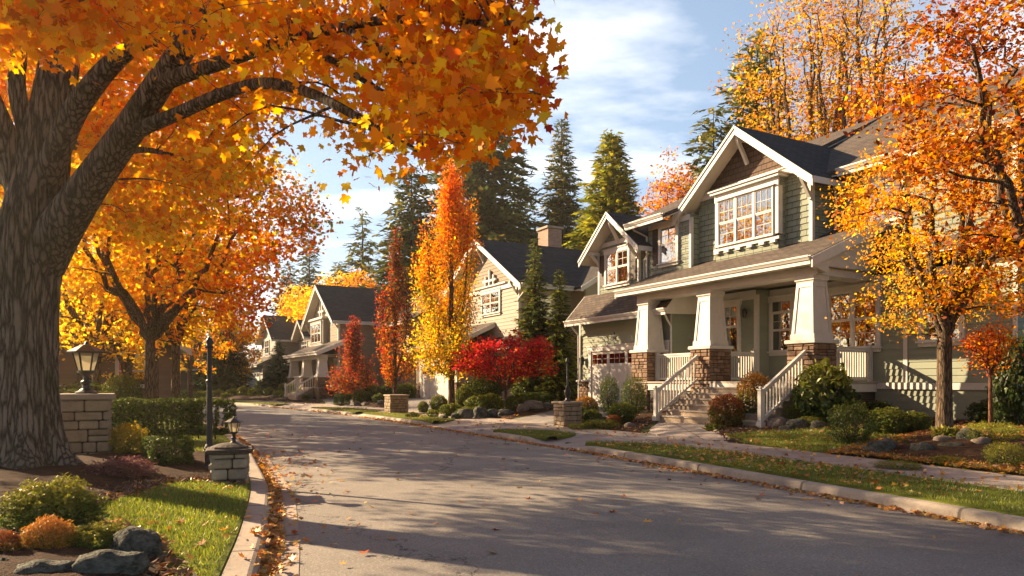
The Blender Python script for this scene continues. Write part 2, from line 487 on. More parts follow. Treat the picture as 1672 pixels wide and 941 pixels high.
# ------------------------------------------------------------------ street curves and terrain
def catmull(pts, step=0.35):
    P = np.array(pts, float)
    P = np.vstack([2 * P[0] - P[1], P, 2 * P[-1] - P[-2]])
    out = []
    for i in range(1, len(P) - 2):
        p0, p1, p2, p3 = P[i - 1:i + 3]
        n = max(2, int(np.linalg.norm(p2 - p1) / step))
        for t in np.linspace(0, 1, n, endpoint=False):
            out.append(0.5 * ((2 * p1) + (-p0 + p2) * t + (2 * p0 - 5 * p1 + 4 * p2 - p3) * t * t + (-p0 + 3 * p1 - 3 * p2 + p3) * t ** 3))
    out.append(P[-2])
    return np.array(out)

R_PTS = [(11.2, -10), (9.0, -3), (7.35, 3), (5.43, 7.5), (3.55, 12), (1.78, 16), (-.25, 20), (-3.55, 26.5), (-7.2, 33), (-10.9, 39), (-16.8, 47), (-24.5, 55), (-33.5, 61.5), (-47, 66.5), (-70, 69), (-120, 70)]
L_PTS = [(2.2, -10), (.5, -3), (-.95, 3), (-1.76, 5.86), (-2.25, 7.5), (-3.15, 10.2), (-4.3, 13), (-5.6, 16), (-8.25, 21.5), (-11.3, 27), (-15, 33), (-19.8, 39.5), (-25.5, 45.5), (-32.5, 50.5), (-46, 55.3), (-70, 57.5), (-120, 58)]

class Curve:
    def __init__(s, pts, side):
        s.p = catmull(pts)
        t = np.gradient(s.p, axis=0)
        t = t / np.linalg.norm(t, axis=1, keepdims=True)
        s.n = np.stack([-t[:, 1], t[:, 0]], 1) * side        # points away from the road
        s.a = np.concatenate([[0], np.cumsum(np.linalg.norm(np.diff(s.p, axis=0), axis=1))])
    def at_y(s, y):
        return float(np.interp(y, s.p[:, 1], s.a))
    def pt(s, a, r):
        i = np.interp(a, s.a, np.arange(len(s.a)))
        k = np.arange(len(s.a))
        x = np.interp(i, k, s.p[:, 0]) + r * np.interp(i, k, s.n[:, 0])
        y = np.interp(i, k, s.p[:, 1]) + r * np.interp(i, k, s.n[:, 1])
        return np.array([x, y])
    def dist(s, xy):
        """signed distance (positive away from the road) of points (N,2)"""
        xy = np.atleast_2d(xy); out = np.empty(len(xy))
        for c in range(0, len(xy), 4000):
            q = xy[c:c + 4000]
            d2 = ((q[:, None, :] - s.p[None]) ** 2).sum(2)
            j = d2.argmin(1)
            dv = q - s.p[j]
            sg = np.sign((dv * s.n[j]).sum(1))
            out[c:c + 4000] = np.sqrt(d2[np.arange(len(q)), j]) * np.where(sg == 0, 1, sg)
        return out

RC, LC = Curve(R_PTS, -1), Curve(L_PTS, 1)

def height(xy):
    xy = np.atleast_2d(np.asarray(xy, float))
    r, l = RC.dist(xy), LC.dist(xy)
    hr = 0.15 + np.clip((r - 3.5) * 0.125, 0, 0.42)
    hl = 0.13 + np.clip((l - .6) * 0.05, 0, 0.22)
    return np.where(r > 0, hr, np.where(l > 0, hl, 0.0))

def H(x, y):
    return float(height([(x, y)])[0])

def G(px, py):
    """where the sight line through a photo pixel meets the terrain"""
    z = 0.2
    for _ in range(25):
        d = (CZ - z) * F / (py - HZ)
        z = 0.6 * z + 0.4 * H((px - CX) / F * d, d)
    return Vector(((px - CX) / F * d, d, z))

def loft(name, curve, prof, a0, a1, mat, parent=None, step=0.5, hfun=None, thick=0.0):
    """strip along a street curve; prof = [(r, z)] across it"""
    n = max(2, int((a1 - a0) / step) + 1)
    A = np.linspace(a0, a1, n)
    mb = MB(); m = len(prof(a0, 0.0)) if callable(prof) else len(prof); uvs = []
    for i, a in enumerate(A):
        pr = prof(a, (a - a0) / (a1 - a0)) if callable(prof) else prof
        w = 0
        for k, (r, z) in enumerate(pr):
            x, y = curve.pt(a, r)
            mb.v.append((float(x), float(y), float(z + (hfun(x, y) if hfun else 0))))
            if k:
                w += math.hypot(r - pr[k - 1][0], z - pr[k - 1][1])
            uvs.append((a, w))
    flip = curve is LC
    for i in range(n - 1):
        for k in range(m - 1):
            q = (i * m + k, i * m + k + 1, (i + 1) * m + k + 1, (i + 1) * m + k)
            mb.f.append(q if flip else q[::-1])
    o = mb.build(name, mat, parent)
    me = o.data
    u = me.uv_layers[0].data
    vi = np.empty(len(me.loops), 'i'); me.loops.foreach_get('vertex_index', vi)
    u.foreach_set('uv', np.array(uvs, 'f')[vi].ravel())
    # make every face look up
    nn = sum(p.normal.z for p in me.polygons)
    if nn < 0:
        me.flip_normals()
    return o

# the ground: one sheet to the horizon, lowered under the street
gx = np.concatenate([[-1500, -700, -350, -180, -120, -90], np.arange(-70, 50, .6), [60, 90, 140, 300, 700, 1500]])
gy = np.concatenate([[-400, -120, -40], np.arange(-12, 84, .6), [95, 120, 180, 350, 800, 2000]])
XX, YY = np.meshgrid(gx, gy)
xy = np.stack([XX.ravel(), YY.ravel()], 1)
zz = height(xy)
rr, ll = RC.dist(xy), LC.dist(xy)
zz = np.where((rr < 0.5) & (ll < 1.3), -0.10, np.where((rr >= .5) & (rr < 3.4), 0.06, zz))
nx, ny = len(gx), len(gy)
idx = np.arange(nx * ny).reshape(ny, nx)
quads = np.stack([idx[:-1, :-1], idx[:-1, 1:], idx[1:, 1:], idx[1:, :-1]], -1).reshape(-1, 4)
me = bpy.data.meshes.new('ground')
me.from_pydata([(a, b, c) for (a, b), c in zip(xy.tolist(), zz.tolist())], [], quads.tolist())
me.materials.append(GROUND)
kind(link('ground', me), 'structure')

# road surface between the two edges
mb = MB()
n = 150
LA = np.linspace(LC.at_y(-9), LC.a[-1] - 1, n)
LPt = np.array([LC.pt(a, 0) for a in LA])
for i in range(n):
    j = ((RC.p - LPt[i]) ** 2).sum(1).argmin()
    q = RC.p[j]
    for k in range(9):
        t = k / 8
        p = LPt[i] * (1 - t) + q * t
        mb.v.append((p[0], p[1], 0.05 * math.sin(math.pi * t)))
for i in range(n - 1):
    for k in range(8):
        mb.f.append((i * 9 + k, i * 9 + k + 1, (i + 1) * 9 + k + 1, (i + 1) * 9 + k))
kind(mb.build('road', ASPHALT, smooth=True), 'structure')

aL0, aL1 = LC.at_y(-6), LC.at_y(56.5)
kind(loft('gutter', LC, [(-.01, -.02), (0, .006), (.17, -.004), (.325, .004)], aL0, aL1, GUTTERC), 'structure')
KL = [(.315, -.02), (.33, .09), (.345, .118), (.375, .132), (.55, .137), (.565, .128), (.57, .02)]
kind(loft('kerb', LC, KL, aL0, aL1, KERB), 'structure')
kind(loft('lawn', LC, [(.56, .0), (.57, .015), (.8, .018), (1.6, .018), (2.6, .02), (2.62, -.05)], aL0, aL1, LAWN, hfun=lambda x, y: H(x, y)), 'structure')

# right hand side: kerb with dropped crossings, planting strip, sidewalk
def gapf(y):
    g = 1.0
    for y0, y1 in ((16.9, 18.2), (21.3, 25.7), (33.2, 33.9), (40.2, 45.0)):
        g = min(g, min(1, max(0, max(y0 - y, y - y1) / 0.7 + 0.0)) if not (y0 < y < y1) else 0.0)
    return g
def yat(a):
    return float(np.interp(a, RC.a, RC.p[:, 1]))
def kr(a, t):
    g = gapf(yat(a)); h = 0.025 + 0.115 * g
    return [(-.26, -.004), (-.02, .006), (.0, .012), (.02, h * .7), (.035, h - .014), (.06, h), (.16, h + .004), (.175, h - .01), (.18, 0)]
aR0, aR1 = RC.at_y(-6), RC.at_y(66)
kind(loft('kerb', RC, kr, aR0, aR1, KERB, step=0.3), 'structure')
def apron(a, t):
    g = gapf(yat(a)); h = 0.025 + 0.115 * g
    return [(.17, h - .012), (.25, h - .004), (1.0, .09 + .045 * g), (1.95, .142)]
kind(loft('driveway_apron', RC, apron, aR0, aR1, WALK, step=0.4), 'structure')
kind(loft('sidewalk', RC, [(1.94, .10), (1.945, .152), (3.5, .158), (3.51, .10)], aR0, aR1, WALK), 'structure')

GRASS_SPOTS = []            # (curve, a0, a1, width function) where blades grow
def strip_piece(y0, y1, t0=0.9, t1=0.9):
    a0, a1 = RC.at_y(y0), RC.at_y(y1)
    def prof(a, t):
        L = a1 - a0
        e = min(1, (t * L + .02) / t0) if t0 else 1
        e = min(e, ((1 - t) * L + .02) / t1)
        e = math.sqrt(max(0, 1 - (1 - e) ** 2))
        lo, hi = .19 + .5 * (1 - e) * .3, .19 + (1.93 - .19) * (.12 + .88 * e)
        return [(lo, .10), (lo + .015, .152), (lo * .6 + hi * .4, .178), (lo * .3 + hi * .7, .178), (hi - .03, .158), (hi, .10)]
    o = kind(loft('planting_strip', RC, prof, a0, a1, LAWN, step=0.25), 'structure')
    GRASS_SPOTS.append((a0, a1, prof))
    return o
strip_piece(-5, 16.7, 1, 2.2)
strip_piece(18.3, 21.2, 1.6, 1.3)
strip_piece(25.8, 33.1, 2.4, 1.0)
strip_piece(34.0, 40.1, 1.0, 2.0)
strip_piece(45.2, 64, 2.0, 1.0)

def patch(name, pts, mat, lift=0.02, cell=0.35, lump=0.0, mound=0.0, structure=True, edge=0.05):
    """a ground patch with a wobbly outline that follows the terrain"""
    pts = [Vector((p[0], p[1])) for p in pts]
    # resample outline
    out = []
    for i, p in enumerate(pts):
        q = pts[(i + 1) % len(pts)]
        m = max(1, int((q - p).length / cell))
        for k in range(m):
            c = p.lerp(q, k / m)
            w = noise.noise_vector(Vector((c.x * 1.3, c.y * 1.3, 3.1)))
            out.append(Vector((c.x + edge * w.x, c.y + edge * w.y)))
    nb = len(out)
    xs = [p.x for p in out]; ys = [p.y for p in out]
    vs = list(out)
    for x in np.arange(min(xs), max(xs), cell):
        for y in np.arange(min(ys), max(ys), cell):
            vs.append(Vector((x + random.uniform(-.2, .2) * cell, y + random.uniform(-.2, .2) * cell)))
    v, e, f, _, _, _ = delaunay_2d_cdt(vs, [(i, (i + 1) % nb) for i in range(nb)], [list(range(nb))], 1, 1e-4)
    bp = np.array([(p.x, p.y) for p in out])
    V = np.array([(p.x, p.y) for p in v])
    hz = height(V)
    mb = MB()
    for (x, y), h in zip(V, hz):
        db = math.sqrt(((bp - (x, y)) ** 2).sum(1).min())
        k = min(1, db / 0.35)
        z = h + lift * (k if k > 0.02 else -0.3) + mound * min(1, db / 1.0) + lump * k * noise.noise(Vector((x * 2.2, y * 2.2, 0.5)))
        mb.v.append((float(x), float(y), float(z)))
    mb.f = [tuple(t) for t in f]
    o = mb.build(name, mat, smooth=True)
    if sum(p.normal.z for p in o.data.polygons) < 0:
        o.data.flip_normals()
    if structure:
        kind(o, 'structure')
    PATCHES.append((o, bp))
    return o
PATCHES = []
def inside(poly, P):
    x, y = P[:, 0], P[:, 1]; c = np.zeros(len(P), bool); j = len(poly) - 1
    for i in range(len(poly)):
        a, b = poly[i], poly[j]
        cond = ((a[1] > y) != (b[1] > y)) & (x < (b[0] - a[0]) * (y - a[1]) / (b[1] - a[1] + 1e-12) + a[0])
        c ^= cond; j = i
    return c
def rp(y, r):
    p = RC.pt(RC.at_y(y), r); return (float(p[0]), float(p[1]))
def lp(y, r):
    p = LC.pt(LC.at_y(y), r); return (float(p[0]), float(p[1]))
def g2(*pp):
    return [tuple(G(a, b)[:2]) for a, b in pp]

HA = math.radians(28.7)
HU, HV = Vector((math.sin(HA), -math.cos(HA))), Vector((math.cos(HA), math.sin(HA)))
B1 = Vector((6.44, 23.07))
def h1(s, t):
    p = B1 + HU * s + HV * t
    return (p.x, p.y)
# driveways and the front walk
patch('driveway', [rp(21.4, 3.5), rp(23.5, 3.5), rp(25.8, 3.5), h1(-8.0, .5), h1(-2.7, .5)], DRIVE, 0.03, 0.6, edge=0.0)
patch('front_walk', [rp(15.5, 3.5), rp(18.4, 3.5), h1(-.25, -2.0), h1(3.2, -2.0)], WALK, 0.035, 0.5, edge=0.0)
# lawns and beds of the near right yard
lawn_r = patch('lawn', [rp(9.2, 3.52), rp(12.6, 3.52), rp(14.9, 3.52), tuple(G(1182, 713)[:2]), tuple(G(1240, 706)[:2]), tuple(G(1330, 700)[:2]), tuple(G(1420, 700)[:2]), tuple(G(1480, 715)[:2])], LAWN, 0.035, 0.4)
patch('mulch_bed', [rp(15.0, 3.53), rp(15.7, 3.53), h1(2.0, -2.2), h1(4.2, -2.0), h1(4.3, 2.2), h1(7.0, 2.2), tuple(G(1480, 700)[:2]), tuple(G(1330, 702)[:2]), tuple(G(1240, 708)[:2]), tuple(G(1186, 714)[:2])], MULCH, 0.05, 0.3, 0.03, 0.05)
patch('mulch_bed', [rp(12.4, 3.53), rp(9, 3.53), rp(5, 3.53), rp(3, 3.6), (14.5, 7), (15.5, 15), h1(9.5, -1.5), tuple(G(1560, 700)[:2]), tuple(G(1400, 728)[:2]), tuple(G(1345, 742)[:2])], MULCH, 0.05, 0.3, 0.04, 0.06)
patch('lawn', [h1(7.0, 1.8), h1(10, 1.5), h1(11, -1.2), h1(9.5, -1.4), tuple(G(1560, 696)[:2])], LAWN, 0.04, 0.4)
patch('mulch_bed', [rp(18.6, 3.53), rp(21.2, 3.53), h1(-2.3, .4), h1(-2.3, -.2), h1(-.4, -.5), h1(-.4, -2.0)], MULCH, 0.05, 0.3, 0.03, 0.05)
patch('mulch_bed', [rp(26.0, 3.53), rp(32.8, 3.53), (-3.0, 42.5), (3.5, 41), (5.0, 34.5), h1(-8.4, .6)], MULCH, 0.05, 0.5, 0.04, 0.06)
patch('driveway', [rp(33.2, 3.5), rp(36.5, 3.5), (-6.8, 45.5), (-2.9, 42.4)], DRIVE, 0.03, 0.6, edge=0.0)
patch('mulch_bed', [rp(36.8, 3.53), rp(40.3, 3.53), (-11.5, 51.5), (-7.2, 46.5)], MULCH, 0.05, 0.5, 0.04, 0.06)
patch('driveway', [rp(40.5, 3.5), rp(44.8, 3.5), (-16, 57), (-11.5, 53)], DRIVE, 0.03, 0.6, edge=0.0)
patch('mulch_bed', [rp(45.2, 3.53), rp(52, 3.53), rp(60, 3.53), (-32, 73), (-22, 66), (-16.3, 57.5)], MULCH, 0.05, 0.6, 0.05, 0.06)
# the near left bed under the maple
patch('mulch_bed', [lp(10.1, .62), lp(14.2, .62), (-7.5, 15.0), (-13, 14), (-13, 7.5), (-8.5, 5.2), tuple(G(120, 845)[:2]), tuple(G(255, 800)[:2]), tuple(G(270, 792)[:2]), tuple(G(330, 790)[:2])], MULCH, 0.05, 0.3, 0.04, 0.08)
patch('mulch_bed', [tuple(G(120, 845)[:2]), tuple(G(205, 862)[:2]), tuple(G(262, 880)[:2]), tuple(G(300, 925)[:2]), (-1.95, 4.6), (-4, 3.3), (-7, 4)], MULCH, 0.05, 0.25, 0.03, 0.08)
# ------------------------------------------------------------------ houses
def lap(mb, p0, p1, z0, z1, course=0.185, clip=None, out=0.022):
    """lapped boards: every course leans out at its foot"""
    p0, p1 = Vector(p0), Vector(p1)
    d = (p1 - p0); L = d.length; d.normalize()
    n = Vector((d.y, -d.x))
    z = z0
    def pt(a, o, zz):
        q = p0 + d * a + n * o
        return (q.x, q.y, zz)
    while z < z1 - 1e-4:
        zt = min(z + course, z1)
        a0, a1 = clip(z) if clip else (0, L)
        b0, b1 = clip(zt) if clip else (0, L)
        if b1 - b0 < 0.01:
            b0 = b1 = (b0 + b1) / 2
        if a1 - a0 > 0.02:
            if b1 - b0 > 0.005:
                mb.add([pt(a0, out, z), pt(a1, out, z), pt(b1, .003, zt), pt(b0, .003, zt)], [(0, 1, 2, 3)])
            else:
                mb.add([pt(a0, out, z), pt(a1, out, z), pt(b0, .003, zt)], [(0, 1, 2)])
            mb.add([pt(a0, .003, z), pt(a1, .003, z), pt(a1, out, z), pt(a0, out, z)], [(0, 1, 2, 3)])
        z = zt

def stonework(mb, p0, p1, z0, z1, rng, hmin=.10, hmax=.2, wmin=.14, wmax=.36, depth=.05, gap=.012):
    """a face of laid stones: p0->p1 along the face, outward to the right of it"""
    p0, p1 = Vector(p0), Vector(p1)
    d = p1 - p0; L = d.length; d.normalize(); n = Vector((d.y, -d.x))
    M = Matrix(((d.x, n.x, 0, p0.x), (d.y, n.y, 0, p0.y), (0, 0, 1, 0), (0, 0, 0, 1)))
    z = z0
    while z < z1 - .02:
        h = min(rng.uniform(hmin, hmax), z1 - z)
        if z1 - z - h < hmin * .6:
            h = z1 - z
        a = 0
        while a < L - .01:
            w = min(rng.uniform(wmin, wmax), L - a)
            if L - a - w < wmin * .6:
                w = L - a
            split = h > hmin * 1.5 and rng.random() < .3
            for zz, hh in (((z, h / 2), (z + h / 2, h / 2)) if split else ((z, h),)):
                o = rng.uniform(-.3, 1) * depth * .4
                mb.chbox(a + gap / 2, a + w - gap / 2, -depth, o + .012, zz + gap / 2, zz + hh - gap / 2, min(.018, hh * .16), M)
            a += w
        z += h

class House:
    def __init__(s, name, label, B, ang, bz, cat='house'):
        a = math.radians(ang)
        s.bz = bz
        s.e = thing(name, label, cat, (B[0], B[1], bz), math.atan2(-math.cos(a), math.sin(a)))
    def part(s, name, mb, mat, parent=None, smooth=False, label=None):
        o = mb.build(name, mat, parent or s.e, smooth, (0, 0, -s.bz))
        if label:
            o['label'] = label
        return o
    # -- window on a front wall (plane t); side=True puts it on a wall that faces +s at s=t
    def window(s, a0, a1, z0, z1, t, cols=(2,), split=.5, grid_hi=(2, 2), grid_lo=None, side=False, shutters=(), curtain=.0, trim=.11, head=.16, sill=True, mat=None, transom=0):
        if side:
            M = Matrix(((0, -1, 0, t), (1, 0, 0, 0), (0, 0, 1, 0), (0, 0, 0, 1)))
        else:
            M = Matrix(((1, 0, 0, 0), (0, 1, 0, t), (0, 0, 1, 0), (0, 0, 0, 1)))
        fr, gl, cu, ba = MB(), MB(), MB(), MB()
        P = .088
        fr.box(a0 - trim, a0, -P, .01, z0, z1, M); fr.box(a1, a1 + trim, -P, .01, z0, z1, M)
        fr.box(a0 - trim - .03, a1 + trim + .03, -P - .012, .01, z1, z1 + head, M)
        fr.box(a0 - trim - .06, a1 + trim + .06, -P - .045, .01, z1 + head, z1 + head + .04, M)
        if sill:
            fr.box(a0 - trim - .04, a1 + trim + .04, -P - .05, .01, z0 - .05, z0, M)
            fr.box(a0 - trim, a1 + trim, -P + .01, .01, z0 - .15, z0 - .05, M)
        n = cols[0]; mull = .07; w = (a1 - a0 - mull * (n - 1)) / n
        for i in range(n):
            x0 = a0 + i * (w + mull); x1 = x0 + w
            if i:
                fr.box(x0 - mull, x0, -P + .004, .01, z0, z1, M)
            zt = z1
            if transom:
                zt = z1 - transom
                fr.box(x0, x1, -P + .01, .0, zt - .05, zt, M)
                self_grid(fr, x0, x1, zt, z1, 2, 1, -.058, M, .014, -.03)
                zt -= .05
            zm = z0 + (zt - z0) * split
            f = .038
            for (lo, hi, y, g) in ((zm, zt, -.070, grid_hi), (z0, zm, -.058, grid_lo)):
                fr.box(x0, x0 + f, y, 0, lo, hi, M); fr.box(x1 - f, x1, y, 0, lo, hi, M)
                fr.box(x0 + f, x1 - f, y, 0, hi - f, hi, M); fr.box(x0 + f, x1 - f, y, 0, lo, lo + f, M)
                if g:
                    self_grid(fr, x0 + f, x1 - f, lo + f, hi - f, g[0], g[1], y + .008, M, .014, -.03)
            gl.add([M @ Vector(p) for p in ((x0, -.044, z0), (x1, -.044, z0), (x1, -.044, z1), (x0, -.044, z1))], [(0, 1, 2, 3)])
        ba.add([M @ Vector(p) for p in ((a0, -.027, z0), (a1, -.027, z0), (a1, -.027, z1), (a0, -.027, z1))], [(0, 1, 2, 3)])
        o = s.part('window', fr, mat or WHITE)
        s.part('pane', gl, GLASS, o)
        s.part('dark_backing', ba, BACKING, o)
        if curtain:
            cw = (a1 - a0) * curtain / 2
            for (c0, c1) in ((a0, a0 + cw), (a1 - cw, a1)):
                k = 10; cu = MB()
                for i in range(k):
                    u0, u1 = c0 + (c1 - c0) * i / k, c0 + (c1 - c0) * (i + 1) / k
                    y0, y1 = -.031 - .005 * (i % 2), -.031 - .005 * ((i + 1) % 2)
                    cu.add([M @ Vector(p) for p in ((u0, y0, z0), (u1, y1, z0), (u1, y1, z1), (u0, y0, z1))], [(0, 1, 2, 3)])
                s.part('curtain', cu, CURTAIN, o)
        for sd in shutters:
            sh = MB(); w2 = .34
            x0 = a0 - trim - .02 - w2 if sd < 0 else a1 + trim + .02
            sh.box(x0, x0 + w2, -.06, .01, z0, z1, M)
            s.part('shutter', sh, SHUTTER)
        return o
    def gable_roof(s, sc, za, hw, slope, t0, t1, mat, th=.14, rake=.27, soff=None, t1r=None):
        rf, so, fa = MB(), MB(), MB()
        for sg in (-1, 1):
            e = (sc + sg * hw, za - hw * slope)
            top = [(sc, t0, za), (e[0], t0, e[1]), (e[0], t1, e[1]), (sc, t1, za)]
            rf.extrude([(x, y, z + .005) for x, y, z in top], (0, 0, -th))
            u = th + .012
            so.extrude([(x if k in (0, 3) else x - sg * .012, y + (.01 if k in (0, 1) else -.01), z - u) for k, (x, y, z) in enumerate(top)], (0, 0, -.03))
            ex, ez = sc + sg * (hw + .03), za - (hw + .03) * slope
            pts = [(sc, t0 - .045, za - .035), (ex, t0 - .045, ez - .035), (ex, t0 - .045, ez - .035 - rake), (sc, t0 - .045, za - .035 - rake * 1.0)]
            fa.extrude(pts, (0, .043, 0))
            pts = [(sc, t0 - .075, za - .012), (ex + sg * .01, t0 - .075, ez - .012), (ex + sg * .01, t0 - .075, ez - .012 - .085), (sc, t0 - .075, za - .012 - .085)]
            fa.extrude(pts, (0, .029, 0))
            fa.extrude([(e[0] + sg * .003, t0, e[1] - .02), (e[0] + sg * .003, t1, e[1] - .02), (e[0] + sg * .003, t1, e[1] - .2), (e[0] + sg * .003, t0, e[1] - .2)], (sg * .03, 0, 0))
        o = s.part('roof', rf, mat)
        s.part('soffit', so, soff or CREAM, o)
        s.part('rake_board', fa, WHITE, o)
        return o
    def plane_roof(s, pts, mat, th=.14, soffit=True):
        rf = MB().extrude(pts, (0, 0, -th))
        o = s.part('roof', rf, mat)
        if soffit:
            so = MB().extrude([(x, y, z - th - .012) for x, y, z in pts], (0, 0, -.03))
            s.part('soffit', so, CREAM, o)
        return o
    def gutter(s, p, q, parent=None):
        p, q = Vector(p), Vector(q)
        d = (q - p).normalized(); n = Vector((d.y, -d.x, 0))
        prof = [(0, 0), (.0, -.13), (.07, -.13), (.085, -.10), (.115, -.055), (.125, -.05), (.125, -.005), (.11, -.005), (.105, -.03), (.02, -.03), (.02, 0)]
        mb = MB().extrude([p + n * a + Vector((0, 0, b)) for a, b in prof], q - p)
        # fascia under the gutter
        mb.extrude([p + n * .002 + Vector((0, 0, -.135)), p + n * .04 + Vector((0, 0, -.135)), p + n * .04 + Vector((0, 0, -.24)), p + n * .002 + Vector((0, 0, -.24))], q - p)
        return s.part('gutter', mb, WHITE, parent)
    def downspout(s, pts, r=.04):
        mb = MB().tube(pts, [r] * len(pts), 8)
        return s.part('downspout', mb, WHITE)
    def bracket(s, a, t0, t1, zt, drop, parent=None, w=.1, side=1):
        """knee brace from a wall at t1 out to t0, top at zt"""
        mb = MB()
        mb.box(a - w / 2, a + w / 2, t0, t1, zt - .13, zt)
        mb.box(a - w / 2, a + w / 2, t1 - .1, t1 + .005, zt - drop, zt - .13)
        mb.beam((a, t0 + .1, zt - .13), (a, t1 - .06, zt - drop + .08), w * .9, .1)
        return s.part('bracket', mb, WHITE)
    def boards(s, name, mat, *bx):
        for b in bx:
            s.part(name, MB().box(*b), mat)
    def column(s, a, t, zg, zc, zt, wb=.36, wt=.265, sw=.45, seed=1, stone=None, lo_z=None):
        """tapered white column on a stone pier"""
        sh = MB()
        def tap(z0, z1, w0, w1):
            sh.add([(a - w0, t - w0, z0), (a + w0, t - w0, z0), (a + w0, t + w0, z0), (a - w0, t + w0, z0), (a - w1, t - w1, z1), (a + w1, t - w1, z1), (a + w1, t + w1, z1), (a - w1, t + w1, z1)],
                   [(0, 3, 2, 1), (4, 5, 6, 7), (0, 1, 5, 4), (1, 2, 6, 5), (2, 3, 7, 6), (3, 0, 4, 7)])
        tap(zc, zc + .16, wb + .035, wb + .03)
        tap(zc + .16, zt - .2, wb, wt)
        tap(zt - .2, zt - .14, wt + .012, wt + .03); tap(zt - .14, zt, wt + .05, wt + .055)
        # raised stiles leave a sunk panel on each face
        zl, zh = zc + .16, zt - .2
        for k in range(4):
            ca, sa = math.cos(k * math.pi / 2), math.sin(k * math.pi / 2)
            R = Matrix(((ca, -sa, 0, a), (sa, ca, 0, t), (0, 0, 1, 0), (0, 0, 0, 1)))
            for sg in (-1, 1):
                q = [(sg * wb, -wb - .0, zl), (sg * (wb - .09), -wb, zl), (sg * (wt - .08), -wt, zh), (sg * wt, -wt, zh)]
                sh.extrude([R @ Vector(p) for p in q], R.to_3x3() @ Vector((0, -.022, 0)))
            q = [(-wt + .0805, -wt, zh), (wt - .0805, -wt, zh), (wt - .078, -wt - .0105, zh - .12), (-wt + .078, -wt - .0105, zh - .12)]
            sh.extrude([R @ Vector(p) for p in q], R.to_3x3() @ Vector((0, -.020, 0)))
        o = s.part('column', sh, WHITE)
        cp = MB().chbox(a - sw - .06, a + sw + .06, t - sw - .06, t + sw + .06, zc - .11, zc, .015)
        s.part('cap', cp, WHITE, o)
        st = MB(); rng = random.Random(seed)
        k = sw - .03
        st.box(a - k, a + k, t - k, t + k, zg - .2, zc - .11)
        s.part('pier_core', st, MORTAR, o)
        st = MB()
        for (p, q) in (((-1, -1), (1, -1)), ((1, -1), (1, 1)), ((1, 1), (-1, 1)), ((-1, 1), (-1, -1))):
            stonework(st, (a + p[0] * sw, t + p[1] * sw), (a + q[0] * sw, t + q[1] * sw), zg - .2, zc - .115, rng, .09, .17, .14, .34, .03, .014)
        s.part('stone_pier', st, stone or STONE_BROWN, o)
        return o
    def railing(s, p, q, h=.92, gap=.10, posts=(1, 1), lift=.09):
        """white balustrade from p to q (points on the floor or the stair nosing)"""
        p, q = Vector(p), Vector(q)
        mb = MB(); up = Vector((0, 0, 1)); d = q - p
        mb.beam(p + up * h, q + up * h, .085, .06)
        mb.beam(p + up * (h - .07), q + up * (h - .07), .05, .05)
        mb.beam(p + up * lift, q + up * lift, .06, .07)
        L = Vector((d.x, d.y, 0)).length; n = int(L / gap)
        for i in range(1, n):
            c = p + d * (i / n)
            mb.box(c.x - .019, c.x + .019, c.y - .019, c.y + .019, c.z + lift, c.z + h - .05)
        for c, on in ((p, posts[0]), (q, posts[1])):
            if on:
                mb.box(c.x - .055, c.x + .055, c.y - .055, c.y + .055, c.z - (.1 if on == 1 else .0), c.z + h + .06)
                mb.box(c.x - .075, c.x + .075, c.y - .075, c.y + .075, c.z + h + .06, c.z + h + .09)
                mb.lathe([(.03, 0), (.05, .03), (.04, .06), (.0, .08)], (c.x, c.y, c.z + h + .09), 8)
                if on == 2:
                    mb.box(c.x - .085, c.x + .085, c.y - .085, c.y + .085, c.z, c.z + .16)
        return s.part('railing', mb, WHITE)
    def garage_door(s, a0, a1, z0, z1, t, panels=4):
        fr = MB()
        fr.box(a0 - .16, a0, t - .085, t + .01, z0, z1); fr.box(a1, a1 + .16, t - .085, t + .01, z0, z1)
        fr.box(a0 - .22, a1 + .22, t - .10, t + .01, z1, z1 + .2); fr.box(a0 - .26, a1 + .26, t - .13, t + .01, z1 + .2, z1 + .245)
        h = z1 - z0; w = (a1 - a0) / panels
        y = t - .034
        fr.box(a0, a1, y, t + .008, z0, z1)
        gl, ba = MB(), MB()
        st = .07
        for i in range(panels):
            x0, x1 = a0 + i * w, a0 + (i + 1) * w
            for (lo, hi) in ((0, .02), (.37, .405), (.73, .765), (.97, 1)):
                fr.box(x0 + .005, x1 - .005, y - .014, y, z0 + h * lo, z0 + h * hi)
            for (lo, hi) in ((.02, .37), (.405, .73), (.765, .97)):
                fr.box(x0 + .005, x0 + st, y - .014, y, z0 + h * lo, z0 + h * hi)
                fr.box(x1 - st, x1 - .005, y - .014, y, z0 + h * lo, z0 + h * hi)
            xa, xb, za, zb = x0 + st + .03, x1 - st - .03, z0 + h * .785, z0 + h * .95
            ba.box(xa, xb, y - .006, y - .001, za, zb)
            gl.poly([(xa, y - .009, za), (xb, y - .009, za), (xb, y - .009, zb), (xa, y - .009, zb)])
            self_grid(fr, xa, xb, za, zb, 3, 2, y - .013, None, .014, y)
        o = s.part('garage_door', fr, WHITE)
        s.part('pane', gl, GLASS, o); s.part('dark_backing', ba, BACKING, o)
        return o

def self_grid(mb, x0, x1, z0, z1, nx, nz, y, M, w=.018, yb=-.01):
    for i in range(1, nx):
        x = x0 + (x1 - x0) * i / nx
        mb.box(x - w / 2, x + w / 2, y, yb, z0, z1, M)
    for k in range(1, nz):
        z = z0 + (z1 - z0) * k / nz
        for i in range(nx):
            xa = x0 + (x1 - x0) * i / nx + (w / 2 if i else 0); xb = x0 + (x1 - x0) * (i + 1) / nx - (w / 2 if i < nx - 1 else 0)
            mb.box(xa, xb, y, yb, z - w / 2, z + w / 2, M)

def cut_lap(mb, a0, a1, t, z0, z1, course=.185):
    lap(mb, (a0, t), (a1, t), z0, z1, course)

